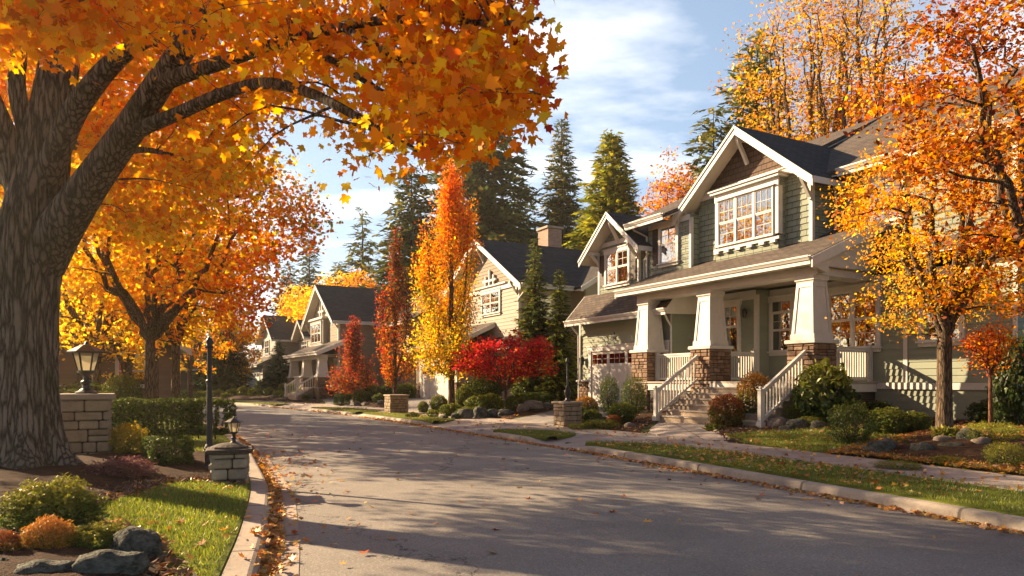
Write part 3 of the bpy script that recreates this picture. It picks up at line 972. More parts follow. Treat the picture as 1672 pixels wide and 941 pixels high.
# ---------------------------------------------------------------- the near house
h = House('house', 'sage green two storey house with white tapered porch columns, nearest house across the road', B1, 28.7, 0.45)
Zf = 1.62
# walls -----------------------------------------------------------
w = MB()
lap(w, (-2.4, 1.7), (.36, 1.7), Zf, 4.66)                     # porch wall, left bay
lap(w, (.36, 1.7), (.36, 2.3), Zf, 4.66)
lap(w, (.36, 2.3), (7.9, 2.3), .3, 4.66)                      # recessed porch wall and the wall beyond it
lap(w, (7.9, 2.3), (7.9, 16), .3, 7.6)
lap(w, (-8.3, .55), (-2.47, .55), .3, 4.2)                    # garage
lap(w, (-2.47, .55), (-2.47, 1.75), .3, 4.2)
lap(w, (-8.3, 16), (-8.3, .55), .3, 4.2)
h.part('wall', w, SIDING)
w = MB()
lap(w, (-4.42, 1.1), (-2.1, 1.1), 5.3, 7.62)                  # middle wall
lap(w, (-2.1, 1.1), (-2.1, 1.5), 5.3, 7.62)
lap(w, (-2.1, 1.5), (2.69, 1.5), 5.5, 7.82); lap(w, (-2.0, 1.5), (2.3, 1.5), 7.82, 8.12)                   # big gable wall
lap(w, (2.69, 1.5), (2.69, 2.46), 5.5, 7.9)
lap(w, (2.69, 2.46), (7.9, 2.46), 5.2, 7.9)                   # upper wall behind the tree
lap(w, (-7.55, 1.0), (-4.9, 1.0), 4.9, 7.06)                  # small gable wall
lap(w, (-4.9, 1.0), (-4.9, 2.2), 4.9, 7.3)
lap(w, (-4.9, 2.2), (-4.4, 2.2), 5.0, 7.3)
lap(w, (-4.42, 2.2), (-4.42, 1.1), 5.0, 7.3)
lap(w, (-.95, 1.2), (1.7, 1.2), 5.6, 6.12)                    # foot of the bay
h.part('wall', w, SHAKE, label='sage shingled upper wall')
w = MB()
lap(w, (1.7, 1.2), (1.7, 1.5), 5.6, 8.05); h.part('bay_side', w, SHAKE); w = MB(); lap(w, (-.95, 1.5), (-.95, 1.2), 5.6, 8.05)
h.part('bay_side', w, SHAKE)
w = MB()
slope = .80; za = 10.02
lap(w, (-3, 1.5), (3.4, 1.5), 8.30, 9.75, clip=lambda z: (3.2 - (za - .16 - z) / slope, 3.2 + (za - .16 - z) / slope))
h.part('gable_panel', w, SHAKE_BROWN, label='dark brown shingled gable top')
w = MB()
lap(w, (-8.3, 1.0), (-4.0, 1.0), 7.06, 8.2, clip=lambda z: (2.15 - (8.26 - z) / .85, 2.15 + (8.26 - z) / .85))
h.part('gable_panel', w, SHAKE, label='small sage gable top')
w = MB()      # right end wall gable
lap(w, (7.9, 2.3), (7.9, 16), 7.6, 11.6, clip=lambda z: (max(0, 6.7 - (11.72 - z) / .564), 6.7 + (11.72 - z) / .564))
h.part('wall', w, SHAKE)
# back walls close the shell
w = MB()
w.poly([(-8.3, 15.9, .3), (7.9, 15.9, .3), (7.9, 15.9, 8), (-8.3, 15.9, 8)][::-1])
w.poly([(-4.43, 2.2, 5), (-4.43, 15.9, 5), (-4.43, 15.9, 7.9), (-4.43, 9, 11.7), (-4.43, 2.2, 8.3)])
w.poly([(-8.3, .6, 4.2), (-8.3, 8, 4.2), (-8.3, 8, 7)])
h.part('back_wall', w, SIDING)
# trim --------------------------------------------------------------
h.boards('corner_board', WHITE,
         (-2.16, -2.06, 1.07, 1.075, 5.5, 7.5), (-2.105, -2.065, 1.076, 1.2, 5.5, 7.5),
         (2.60, 2.72, 1.465, 1.475, 5.7, 7.75), (2.715, 2.725, 1.476, 1.58, 5.7, 7.75),
         (-4.95, -4.87, .965, .975, 5.2, 6.9), (-4.877, -4.867, .976, 1.08, 5.2, 6.9),
         (-7.58, -7.48, .965, .975, 5.2, 6.9),
         (-2.53, -2.44, .515, .525, .4, 4.1), (-8.33, -8.23, .515, .525, 1.6, 4.1),
         (7.82, 7.93, 2.26, 2.27, 1.6, 7.8), (.28, .39, 1.665, 1.675, Zf, 4.5), (.386, .396, 1.676, 1.8, Zf, 4.5),
         (5.05, 5.17, 2.262, 2.272, 1.55, 4.6))
for (a0, a1, b0, b1, z0, z1, y0, y1) in ((-2.02, 2.42, -1.74, 2.14, 8.06, 8.29, 1.43, 1.47), (-1.74, 2.14, -1.70, 2.10, 8.29, 8.32, 1.38, 1.47), (-7.4, -4.9, -7.2, -5.1, 7.22, 7.40, .94, .976)):
    h.part('frieze', MB().extrude([(a0, y0, z0), (a1, y0, z0), (b1, y0, z1), (b0, y0, z1)], (0, y1 - y0, 0)), WHITE)
h.boards('frieze', WHITE, (-4.4, -2.12, 1.06, 1.09, 7.42, 7.62), (2.75, 7.9, 2.42, 2.45, 7.66, 7.88),
         (-2.3, .35, 1.66, 1.69, 4.36, 4.66), (.42, 7.9, 2.25, 2.28, 4.4, 4.66),
         (.42, 7.9, 2.24, 2.28, 1.40, 1.58))
# bay window surround
bx = MB()
bx.box(-.98, 1.73, 1.14, 1.19, 7.74, 8.0); bx.box(-1.08, 1.83, 1.02, 1.52, 8.0, 8.09); bx.box(-1.13, 1.88, .97, 1.52, 8.09, 8.13)
bx.box(-.96, -.78, 1.15, 1.19, 6.24, 7.74); bx.box(1.52, 1.725, 1.15, 1.19, 6.24, 7.74); bx.box(1.70, 1.728, 1.191, 1.34, 6.24, 7.74)
bx.box(-1.0, 1.77, 1.12, 1.19, 6.06, 6.15)
for x in (-.85, -.4, .1, .6, 1.1, 1.55):
    bx.box(x - .10, x + .10, 1.09, 1.19, 5.97, 6.06)
h.part('bay_surround', bx, WHITE)
h.window(-.78, 1.52, 6.24, 7.74, 1.2, (3,), .5, (3, 2), (2, 2), trim=.03, head=.02, curtain=.25)
h.window(-3.66, -2.80, 6.05, 7.38, 1.1, (1,), .52, (2, 2), None, shutters=(-1,), curtain=.55)
h.window(-6.95, -5.5, 5.62, 6.90, 1.0, (2,), .52, (2, 2), None, shutters=(-1, 1), curtain=.75)
h.window(-1.1, -.4, 2.62, 4.22, 1.7, (1,), .55, (2, 2), None, curtain=.3)
h.window(.52, 1.28, 2.62, 4.25, 2.3, (1,), .55, (2, 2), None, transom=.32)
h.window(2.72, 4.28, 2.62, 4.28, 2.3, (2,), .5, (2, 2), (2, 2))
h.window(5.6, 6.6, 2.7, 4.2, 2.3, (1,), .5, (2, 2), None)
h.window(3.9, 4.9, 6.2, 7.45, 2.46, (1,), .5, (2, 2), None)
h.window(4.6, 5.6, 5.9, 7.2, 7.92, (1,), .5, (2, 2), None, side=True)
d = MB(); d.box(1.5, 2.42, 2.255, 2.29, Zf, 3.75)
for (x0, x1, z0, z1) in ((1.6, 1.92, 1.8, 2.5), (2.0, 2.32, 1.8, 2.5), (1.6, 1.92, 2.65, 3.6), (2.0, 2.32, 2.65, 3.6)):
    d.box(x0, x1, 2.243, 2.255, z0, z1)
do = h.part('door', d, DOORWOOD)
k = MB(); k.lathe([(.0, 0), (.03, .01), (.035, .04), (.02, .06), (0, .065)], (2.36, 2.22, 2.62), 10); h.part('handle', k, BLACK, do)
h.boards('door_casing', WHITE, (1.40, 1.5, 2.235, 2.28, Zf, 3.76), (2.42, 2.52, 2.235, 2.28, Zf, 3.76), (1.38, 2.54, 2.225, 2.28, 3.76, 3.92))
# roofs --------------------------------------------------------------
h.gable_roof(.2, za, 2.98, slope, .9, 6.6, ROOFD)
h.gable_roof(-6.15, 8.47, 1.97, .85, .40, 5.0, ROOFD, rake=.24)
# main roof, left and right of the big gable
h.plane_roof([(-5.0, .42, 7.70), (-2.72, .42, 7.70), (.15, 5.05, 9.966), (.15, 9, 11.9), (-5.0, 9, 11.9)], ROOF)
h.plane_roof([(2.84, 1.95, 7.93), (8.5, 1.95, 7.93), (8.5, 9, 11.905), (.155, 9, 11.905), (.155, 5.7, 10.044)], ROOF)
h.plane_roof([(8.5, 9.003, 11.90), (8.5, 16.6, 7.6), (-5.0, 16.6, 7.6), (-5.0, 9.003, 11.90)], ROOF)
h.gutter((-5.0, .43, 7.72), (-2.80, .43, 7.72))
h.gutter((3.22, 1.96, 7.95), (8.5, 1.96, 7.95))
rk = MB()
rk.extrude([(-5.04, .4, 7.66), (-5.04, 9, 11.87), (-5.04, 9, 11.62), (-5.04, .4, 7.42)], (.035, 0, 0))
rk.extrude([(8.51, 1.95, 7.90), (8.51, 9, 11.87), (8.51, 16.6, 7.6), (8.51, 16.6, 7.35), (8.51, 9, 11.62), (8.51, 1.95, 7.65)], (.035, 0, 0))
# porch roof
def pz(t):
    return 4.97 + .42 * (t + .65)
h.plane_roof([(-4.15, -.65, pz(-.65)), (4.40, -.65, pz(-.65)), (4.40, 2.5, pz(2.5)), (-4.15, 2.5, pz(2.5))], ROOF)
h.gutter((-4.15, -.655, 4.985), (4.36, -.655, 4.985))
rk.extrude([(4.405, -.70, pz(-.70) - .02), (4.405, 2.4, pz(2.4) - .02), (4.405, 2.4, pz(2.4) - .32), (4.405, -.70, pz(-.7) - .30)], (.04, 0, 0))
rk.extrude([(-4.19, -.70, pz(-.70) - .02), (-4.19, 1.2, pz(1.2) - .02), (-4.19, 1.2, pz(1.2) - .26), (-4.19, -.70, pz(-.7) - .26)], (.035, 0, 0))
h.part('rake_board', rk, WHITE)
h.plane_roof([(4.47, 1.75, 5.15), (8.4, 1.75, 5.15), (8.4, 2.5, 5.5), (4.47, 2.5, 5.5)], ROOF)
# garage roof
h.plane_roof([(-8.6, 0, 4.2), (-2.15, 0, 4.2), (-2.15, 1.02, 5.36), (-8.6, 1.02, 5.36)], ROOF)
h.gutter((-8.6, -.005, 4.215), (-2.15, -.005, 4.215))
g = MB(); g.extrude([(-2.145, -.04, 4.17), (-2.145, 1.0, 5.30), (-2.145, 1.7, 4.3), (-2.145, 1.7, 4.05), (-2.145, 0, 4.0)], (.03, 0, 0))
h.part('rake_board', g, WHITE)
g = MB(); g.extrude([(-8.64, -.04, 4.17), (-8.64, 1.0, 5.33), (-8.64, 1.0, 5.1), (-8.64, -.04, 3.95)], (.035, 0, 0)); h.part('rake_board', g, WHITE)
# porch ceiling, beam, floor
h.boards('porch_beam', WHITE, (-3.42, 4.22, -.27, .27, 4.53, 4.745), (3.6, 4.12, .275, 2.25, 4.53, 4.745), (-3.4, -2.88, .275, 1.65, 4.53, 4.745))
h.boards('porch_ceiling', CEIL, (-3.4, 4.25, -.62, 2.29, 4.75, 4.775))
g = MB(); g.extrude([(4.21, -.30, 4.75), (4.21, 2.25, 4.75), (4.21, 2.25, pz(2.25) - .2), (4.21, -.30, pz(-.3) - .2)], (.02, 0, 0))
h.part('wall', g, WHITE, label='white boarded end of the porch roof')
br = MB(); br.extrude([(4.24, -.62, 4.72), (4.24, -.62, 4.86), (4.24, -.2, 4.98), (4.24, .1, 4.86), (4.24, -.05, 4.56), (4.24, -.22, 4.60)], (.14, 0, 0)); h.part('bracket', br, WHITE)
h.boards('porch_floor', TREAD, (-3.5, 4.3, -.48, 2.28, Zf - .06, Zf))
h.boards('porch_skirt', WHITE, (-3.46, -.46, -.44, -.40, Zf - .30, Zf - .065), (4.22, 4.27, -.40, 2.27, Zf - .30, Zf - .065))
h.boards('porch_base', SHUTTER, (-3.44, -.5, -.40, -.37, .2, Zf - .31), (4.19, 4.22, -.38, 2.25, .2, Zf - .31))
h.column(-3.06, 0, .45, 2.76, 4.53, seed=3)
h.column(0, 0, .40, 2.76, 4.53, seed=5)
h.column(3.86, 0, .30, 2.76, 4.53, seed=8)
# steps
stp, trd = MB(), MB()
nr = 7; z0 = .40; rise = (Zf - z0) / nr
for i in range(nr - 1):
    t = -2.12 + i * .275
    x0, x1 = (-.02, 3.98) if t < -.5 else (.48, 3.38)
    stp.box(x0, x1, t, t + .28 if i < nr - 2 else -.45, z0 - .35, z0 + rise * (i + 1) - .045)
    trd.box(x0 - .02, x1 + .02, t - .03, min(t + .272, -.46), z0 + rise * (i + 1) - .044, z0 + rise * (i + 1))
so_ = h.part('steps', stp, STEP); h.part('tread', trd, TREAD, so_)
h.boards('step_riser', WHITE, (.47, 3.39, -.485, -.482, Zf - .24, Zf - .062))
for a in (-.08, 4.05):
    h.railing((a, -2.2, z0 + .0), (a, -.50, Zf - .10), .93, .115, posts=(2, 0), lift=.17)
h.railing((-2.55, -.05, Zf), (-.5, -.05, Zf), .93, .105)
h.railing((.32, .5, Zf), (.32, 1.62, Zf), .93, .105, posts=(0, 1))
h.railing((4.1, .5, Zf), (4.1, 2.2, Zf), .93, .105, posts=(0, 1))
# garage
h.garage_door(-7.4, -2.72, .50, 2.86, .55, 4)
st = MB(); rng = random.Random(4)
stonework(st, (-8.36, .47), (-7.62, .47), .35, 1.62, rng, .08, .15, .12, .3, .05)
h.part('stone_base', st, STONE_BROWN); st = MB()
stonework(st, (-2.56, .47), (-2.40, .47), .35, 1.62, rng, .08, .15, .12, .16, .05); stonework(st, (-2.40, .47), (-2.40, 1.6), .35, 1.62, rng, .08, .15, .12, .3, .05)
h.part('stone_base', st, STONE_BROWN)
h.boards('base_cap', WHITE, (-8.40, -7.60, .40, .53, 1.62, 1.68), (-2.53, -2.36, .40, .53, 1.62, 1.68), (-2.45, -2.36, .531, 1.65, 1.62, 1.68))
# wall lantern and little star
l = MB(); l.lathe([(.03, 0), (.09, .04), (.10, .28), (.12, .30), (.02, .40), (0, .44)], (-7.95, .40, 2.3), 6); l.box(-7.98, -7.92, .42, .54, 2.5, 2.56)
h.part('wall_lantern', l, BLACK)
l = MB(); l.lathe([(.03, 0), (.07, .04), (.08, .22), (.10, .24), (.02, .32), (0, .35)], (-.05, 1.58, 3.75), 6); l.box(-.08, -.02, 1.6, 1.69, 3.9, 3.95)
h.part('wall_lantern', l, BLACK)
sm = MB()
pts = []
for k in range(10):
    r = .17 if k % 2 == 0 else .08; a = math.pi / 2 + k * math.pi / 5
    pts.append((-5.85 + r * math.cos(a), .515, 3.42 + r * math.sin(a)))
sm.extrude(pts, (0, .03, 0)); h.part('wall_ornament', sm, BLACK)
# brackets, downspouts
h.bracket(-2.42, .95, 1.5, 7.92, .62); h.bracket(2.66, .95, 1.5, 7.85, .75)
h.bracket(-7.5, .45, 1.0, 7.05, .55); h.bracket(-4.95, .45, 1.0, 7.05, .6)
for (a, t0, t1, z) in ((.2, .95, 1.5, 9.66), (-6.15, .45, 1.0, 8.12)):
    g = MB(); n = 7; pp = []
    for i in range(n):
        f = i / (n - 1); pp.append((a, t0 + .05 + (t1 - t0 - .1) * (1 - math.cos(f * math.pi / 2)), z - .1 - .62 * f * f - .12 * f))
    for p, q in zip(pp, pp[1:]):
        g.beam(p, q, .09, .12)
    g.box(a - .05, a + .05, t0, t1, z - .12, z)
    h.part('ridge_bracket', g, WHITE)
h.downspout([(2.95, 1.98, 7.85), (2.95, 2.1, 7.7), (2.82, 2.38, 7.45), (2.82, 2.40, 7.2), (2.82, 2.40, 5.95), (2.86, 2.33, 5.88)])
h.downspout([(-4.75, .5, 7.6), (-4.7, .62, 7.45), (-4.45, 1.03, 7.2), (-4.45, 1.03, 5.6)])
h.downspout([(-8.35, -.0, 4.1), (-8.35, .25, 3.85), (-8.28, .45, 3.6), (-8.28, .47, .6)])
h.downspout([(-2.3, .02, 4.1), (-2.35, .2, 3.85), (-2.42, .46, 3.6), (-2.42, .47, 1.7)])
h.downspout([(-4.3, 1.0, 6.55), (-4.7, 1.1, 6.35), (-4.83, 1.2, 6.1), (-4.83, 1.2, 5.4)])
HOUSE1 = h
# ---------------------------------------------------------------- second house: beige, chimney, garage under the front gable
h = House('house', 'beige two storey house with brick chimney and white garage door behind the crimson maple', (-2.15, 41), 28.7, .45)
w = MB()
lap(w, (-4.4, .6), (4.2, .6), .3, 6.75, .2); lap(w, (4.2, .6), (4.2, 3.9), .3, 6.9, .2)
lap(w, (4.2, 3.9), (5.6, 3.9), .3, 6.9, .2); lap(w, (5.6, 3.9), (5.6, 12), .3, 6.9, .2)
lap(w, (-4.4, 12), (-4.4, .6), .3, 6.75, .2)
lap(w, (-5.1, -1.5), (.9, -1.5), .3, 3.7, .2); lap(w, (.9, -1.5), (.9, .62), .3, 3.7, .2); lap(w, (-5.1, .62), (-5.1, -1.5), .3, 3.7, .2)
lap(w, (5.6, 3.9), (5.6, 12), 6.9, 9.1, .2, clip=lambda z: (max(0.02, 4.05 - (9.35 - z) / .6), 4.05 + (9.35 - z) / .6))
h.part('wall', w, SIDE2)
w = MB(); lap(w, (-5.4, .6), (5.4, .6), 7.0, 9.6, .2, clip=lambda z: (5.4 - (9.72 - z) / .594, 5.4 + (9.72 - z) / .594)); h.part('gable_panel', w, SIDE3)
h.part('back_wall', MB().poly([(-4.4, 12, .3), (5.6, 12, .3), (5.6, 12, 7), (0, 12, 9.5), (-4.4, 12, 7)][::-1]), SIDE2)
h.gable_roof(0, 9.87, 5.4, .594, 0, 12.4, ROOFD, rake=.3)
# cross wing with its gable end towards the camera
h.plane_roof([(1.2, 3.2, 6.62), (6.2, 3.2, 6.62), (6.2, 7.95, 9.47), (1.2, 7.95, 9.47)], ROOFD)
h.plane_roof([(6.2, 7.953, 9.465), (6.2, 12.6, 6.7), (1.2, 12.6, 6.7), (1.2, 7.953, 9.465)], ROOFD)
rk = MB(); rk.extrude([(6.21, 3.15, 6.58), (6.21, 7.95, 9.45), (6.21, 12.6, 6.68), (6.21, 12.6, 6.4), (6.21, 7.95, 9.15), (6.21, 3.15, 6.3)], (.05, 0, 0)); h.part('rake_board', rk, WHITE)
h.plane_roof([(-4, 8.4, 8.9), (3.4, 8.4, 8.9), (3.4, 11, 10.6), (-4, 11, 10.6)], ROOF); h.plane_roof([(3.4, 11.003, 10.595), (3.4, 13, 8.6), (-4, 13, 8.6), (-4, 11.003, 10.595)], ROOF)
h.gutter((5.42, .02, 6.68), (5.42, 3.2, 6.68))
h.boards('frieze', WHITE, (-4.4, 4.2, .52, .59, 6.72, 7.0), (-1.1, 2.9, .42, .59, 7.0, 7.08))
h.boards('corner_board', WHITE, (4.1, 4.23, .56, .57, .5, 6.7), (4.22, 4.232, .571, .7, .5, 6.7), (5.5, 5.63, 3.86, 3.87, .5, 6.8), (.8, .93, -1.54, -1.53, .5, 3.6))
orn = MB()
for a in (-.5, 0, .5):
    orn.box(.9 + a - .06, .9 + a + .06, .45, .56, 7.08, 7.95 - abs(a) * .6)
orn.box(.1, 1.7, .45, .56, 7.3, 7.42); h.part('gable_ornament', orn, WHITE)
h.window(-.1, 2.0, 5.5, 7.0 - .35, .6, (2,), .5, (2, 2), (2, 2), curtain=.4, trim=.14)
h.window(6.6 - 1.4, 8.0 - 1.4 + .6, 5.45, 6.7, 5.625, (2,), .5, (2, 2), (2, 2), side=True, curtain=.8)
h.window(1.6, 2.6, 5.1, 6.3, 4.225, (1,), .5, (2, 2), None, side=True)
h.bracket(4.0, .1, .6, 6.95, .7); h.bracket(0, .1, .6, 9.3, .8)
h.plane_roof([(-5.6, -2.05, 3.72), (1.4, -2.05, 3.72), (1.4, .62, 5.0), (-5.6, .62, 5.0)], ROOF)
h.gutter((-5.6, -2.055, 3.735), (1.4, -2.055, 3.735))
g = MB(); g.extrude([(1.405, -2.1, 3.70), (1.405, .6, 4.98), (1.405, .6, 4.7), (1.405, -2.1, 3.45)], (.05, 0, 0)); h.part('rake_board', g, WHITE)
h.plane_roof([(1.45, -.4, 3.5), (4.9, -.4, 3.5), (4.9, .62, 4.1), (1.45, .62, 4.1)], ROOFD)
h.garage_door(-4.3, .2, .45, 2.55, -1.5, 4)
st = MB(); rng = random.Random(9); stonework(st, (-5.15, -1.58), (-4.55, -1.58), .3, 1.6, rng, .1, .2, .15, .3); h.part('stone_base', st, STONE_BROWN); st = MB(); stonework(st, (.45, -1.58), (.98, -1.58), .3, 1.6, rng, .1, .2, .15, .3); stonework(st, (.98, -1.58), (.98, .5), .3, 1.6, rng, .1, .2, .15, .3); h.part('stone_base', st, STONE_BROWN)
h.downspout([(5.5, .1, 6.5), (5.3, .3, 6.3), (4.3, .5, 6.0), (4.27, .52, 5.8), (4.27, .52, .6)]); h.downspout([(-5.1, -2.0, 3.5), (-5.05, -1.6, 3.2), (-5.05, -1.55, .5)])
c = MB(); c.box(-1.75, -.55, 5.3, 6.3, 8.0, 11.15); co = h.part('chimney', c, BRICK)
c = MB(); c.chbox(-1.85, -.45, 5.2, 6.4, 11.15, 11.3, .02); h.part('cap', c, CAPSTONE, co)
l = MB(); l.lathe([(.03, 0), (.09, .04), (.10, .28), (.12, .30), (.02, .40), (0, .44)], (.68, -1.66, 2.0), 6); h.part('wall_lantern', l, BLACK)

# ---------------------------------------------------------------- third house: taupe with a columned porch
h = House('house', 'taupe gabled house with dark roof and three column porch behind the small red tree', (-15.6, 57), 30, .5)
w = MB()
lap(w, (-4.1, .5), (4.2, .5), .4, 6.3, .2); lap(w, (4.2, .5), (4.2, 11), .4, 6.4, .2); lap(w, (-4.1, 11), (-4.1, .5), .4, 6.3, .2)
lap(w, (4.2, 4.0), (9.5, 4.0), .4, 6.2, .2); lap(w, (9.5, 4.0), (9.5, 11), .4, 6.2, .2)
h.part('wall', w, SIDE3)
w = MB(); lap(w, (-4.8, .5), (4.8, .5), 6.3, 9.2, .2, clip=lambda z: (4.8 - (9.28 - z) / .67, 4.8 + (9.28 - z) / .67)); h.part('gable_panel', w, SIDE2)
h.part('back_wall', MB().poly([(-4.1, 11, .4), (9.5, 11, .4), (9.5, 11, 6.3), (0, 11, 9.2), (-4.1, 11, 6.3)][::-1]), SIDE3)
h.gable_roof(0, 9.41, 4.85, .67, -.15, 11.4, ROOFD, rake=.32)
h.plane_roof([(1.5, 3.3, 5.9), (10.1, 3.3, 5.9), (10.1, 7.5, 8.6), (1.5, 7.5, 8.6)], ROOFD); h.plane_roof([(10.1, 7.503, 8.595), (10.1, 11.6, 6.0), (1.5, 11.6, 6.0), (1.5, 7.503, 8.595)], ROOFD)
rk = MB(); rk.extrude([(10.11, 3.25, 5.86), (10.11, 7.5, 8.58), (10.11, 11.6, 5.98), (10.11, 11.6, 5.7), (10.11, 7.5, 8.3), (10.11, 3.25, 5.58)], (.05, 0, 0)); h.part('rake_board', rk, WHITE)
h.gutter((4.87, -.1, 6.18), (4.87, 3.3, 6.18)); h.gutter((4.9, 3.295, 5.92), (10.1, 3.295, 5.92))
bx = MB(); bx.box(-2.5, 1.3, .1, .499, 4.5, 6.6); h.part('bay', bx, SIDE2)
bx = MB(); bx.box(-2.7, 1.5, -.05, .499, 6.6, 6.72); bx.box(-2.6, 1.4, .02, .499, 6.72, 6.78); h.part('bay_cornice', bx, WHITE); h.boards('bay_sill', WHITE, (-2.6, 1.4, .02, .1, 4.45, 4.6))
h.window(-2.0, .85, 4.8, 6.25, .1, (3,), .5, (2, 2), None, curtain=.4, trim=.16)
orn = MB(); orn.box(-.6, -.45, .3, .45, 6.9, 8.2); orn.box(.0, .15, .3, .45, 6.9, 8.2); orn.box(-1.0, .6, .3, .45, 7.2, 7.35); h.part('gable_ornament', orn, WHITE)
h.bracket(4.05, -.05, .5, 6.45, .8); h.bracket(-4.0, -.05, .5, 6.45, .8)
h.boards('corner_board', WHITE, (4.08, 4.23, .45, .46, .6, 6.2), (4.22, 4.235, .461, .6, .6, 6.2))
h.plane_roof([(-3.6, -1.85, 3.75), (6.9, -1.85, 3.75), (6.9, .52, 4.75), (-3.6, .52, 4.75)], ROOF)
h.gutter((-3.6, -1.855, 3.77), (6.9, -1.855, 3.77))
g = MB(); g.extrude([(6.905, -1.9, 3.72), (6.905, .5, 4.72), (6.905, .5, 4.45), (6.905, -1.9, 3.45)], (.05, 0, 0)); h.part('rake_board', g, WHITE)
h.boards('porch_beam', WHITE, (-3.2, 6.4, -1.45, -.95, 3.3, 3.55)); h.boards('porch_ceiling', CEIL, (-3.3, 6.5, -1.8, .5, 3.56, 3.59))
h.boards('porch_floor', TREAD, (-3.3, 6.5, -1.7, .49, 1.15, 1.22)); h.boards('porch_base', SIDE5, (-3.2, 6.4, -1.6, -1.5, .3, 1.14))
for i, a in enumerate((-2.8, 1.46, 5.88)):
    h.column(a, -1.2, .4, 2.05, 3.3, .34, .26, .42, seed=20 + i)
h.window(-1.8, -.6, 1.7, 3.2, .5, (1,), .5, (2, 2), None, curtain=.4); h.window(3.3, 4.0, 1.7, 3.2, .5, (1,), .5, (2, 2), None, curtain=.6)
d = MB(); d.box(.5, 1.5, .44, .49, 1.23, 3.2); h.part('door', d, DOORWOOD)
h.railing((-2.3, -1.3, 1.2), (1.0, -1.3, 1.2), .85, .16, posts=(0, 0))
h.railing((1.9, -2.9, .5), (1.9, -1.6, 1.2), .85, .16, posts=(2, 0)); h.railing((5.4, -2.9, .5), (5.4, -1.6, 1.2), .85, .16, posts=(2, 0))
s_ = MB()
for i in range(4):
    s_.box(1.95, 5.35, -2.9 + i * .3, -1.7, .3, .5 + .175 * (i + 1))
h.part('steps', s_, STEP)

# ---------------------------------------------------------------- fourth house, farthest on the right hand row
h = House('house', 'small pale grey gabled house with garage at the bend, farthest in the row', (-25.8, 74), 30, .5)
w = MB()
lap(w, (-4, .5), (3.7, .5), .4, 6.0, .2); lap(w, (3.7, .5), (3.7, 10), .4, 6.1, .2); lap(w, (-4, 10), (-4, .5), .4, 6, .2)
lap(w, (3.7, 3), (10.5, 3), .4, 5.9, .2); lap(w, (10.5, 3), (10.5, 10), .4, 6, .2)
lap(w, (-4.3, -.9), (4.0, -.9), .4, 3.3, .2); lap(w, (4.0, -.9), (4.0, .52), .4, 3.4, .2)
h.part('wall', w, SIDE4)
w = MB(); lap(w, (-4.4, .5), (4.4, .5), 6.0, 8.4, .2, clip=lambda z: (4.4 - (8.44 - z) / .62, 4.4 + (8.44 - z) / .62)); h.part('gable_panel', w, SIDE2)
h.part('back_wall', MB().poly([(-4, 10, .4), (10.5, 10, .4), (10.5, 10, 6), (0, 10, 8.3), (-4, 10, 6)][::-1]), SIDE4)
h.gable_roof(0, 8.55, 4.4, .62, -.1, 10.4, ROOFD, rake=.3)
h.plane_roof([(1.5, 2.3, 5.7), (11, 2.3, 5.7), (11, 6.5, 8.4), (1.5, 6.5, 8.4)], ROOFD); h.plane_roof([(11, 6.503, 8.395), (11, 10.5, 5.8), (1.5, 10.5, 5.8), (1.5, 6.503, 8.395)], ROOFD)
h.gable_roof(7.4, 7.6, 2.5, .7, 1.7, 6.5, ROOFD, rake=.26)
w = MB(); lap(w, (4.9, 2.4), (9.9, 2.4), .5, 5.9, .2); lap(w, (4.9, 2.4), (9.9, 2.4), 5.9, 7.3, .2, clip=lambda z: (2.5 - (7.45 - z) / .7, 2.5 + (7.45 - z) / .7)); h.part('wall', w, SIDE2)
h.window(6.5, 8.3, 4.4, 5.9, 2.4, (2,), .5, (2, 2), None, trim=.16)
h.window(-1.9, -.2 + .4, 4.6, 5.95, .5, (2,), .5, (2, 2), None, trim=.18)
h.boards('frieze', WHITE, (-4, 3.7, .43, .49, 5.98, 6.2))
h.plane_roof([(-4.8, -1.5, 3.3), (4.4, -1.5, 3.3), (4.4, .52, 4.3), (-4.8, .52, 4.3)], ROOF); h.gutter((-4.8, -1.505, 3.32), (4.4, -1.505, 3.32))
h.plane_roof([(4.45, .2, 3.3), (10.6, .2, 3.3), (10.6, 2.42, 4.3), (4.45, 2.42, 4.3)], ROOF); h.gutter((4.45, .195, 3.32), (10.6, .195, 3.32))
h.garage_door(-3.4, 2.6, .5, 2.6, -.9, 4)
h.downspout([(4.4, 0, 6.0), (3.8, .4, 5.7), (3.78, .42, .6)])

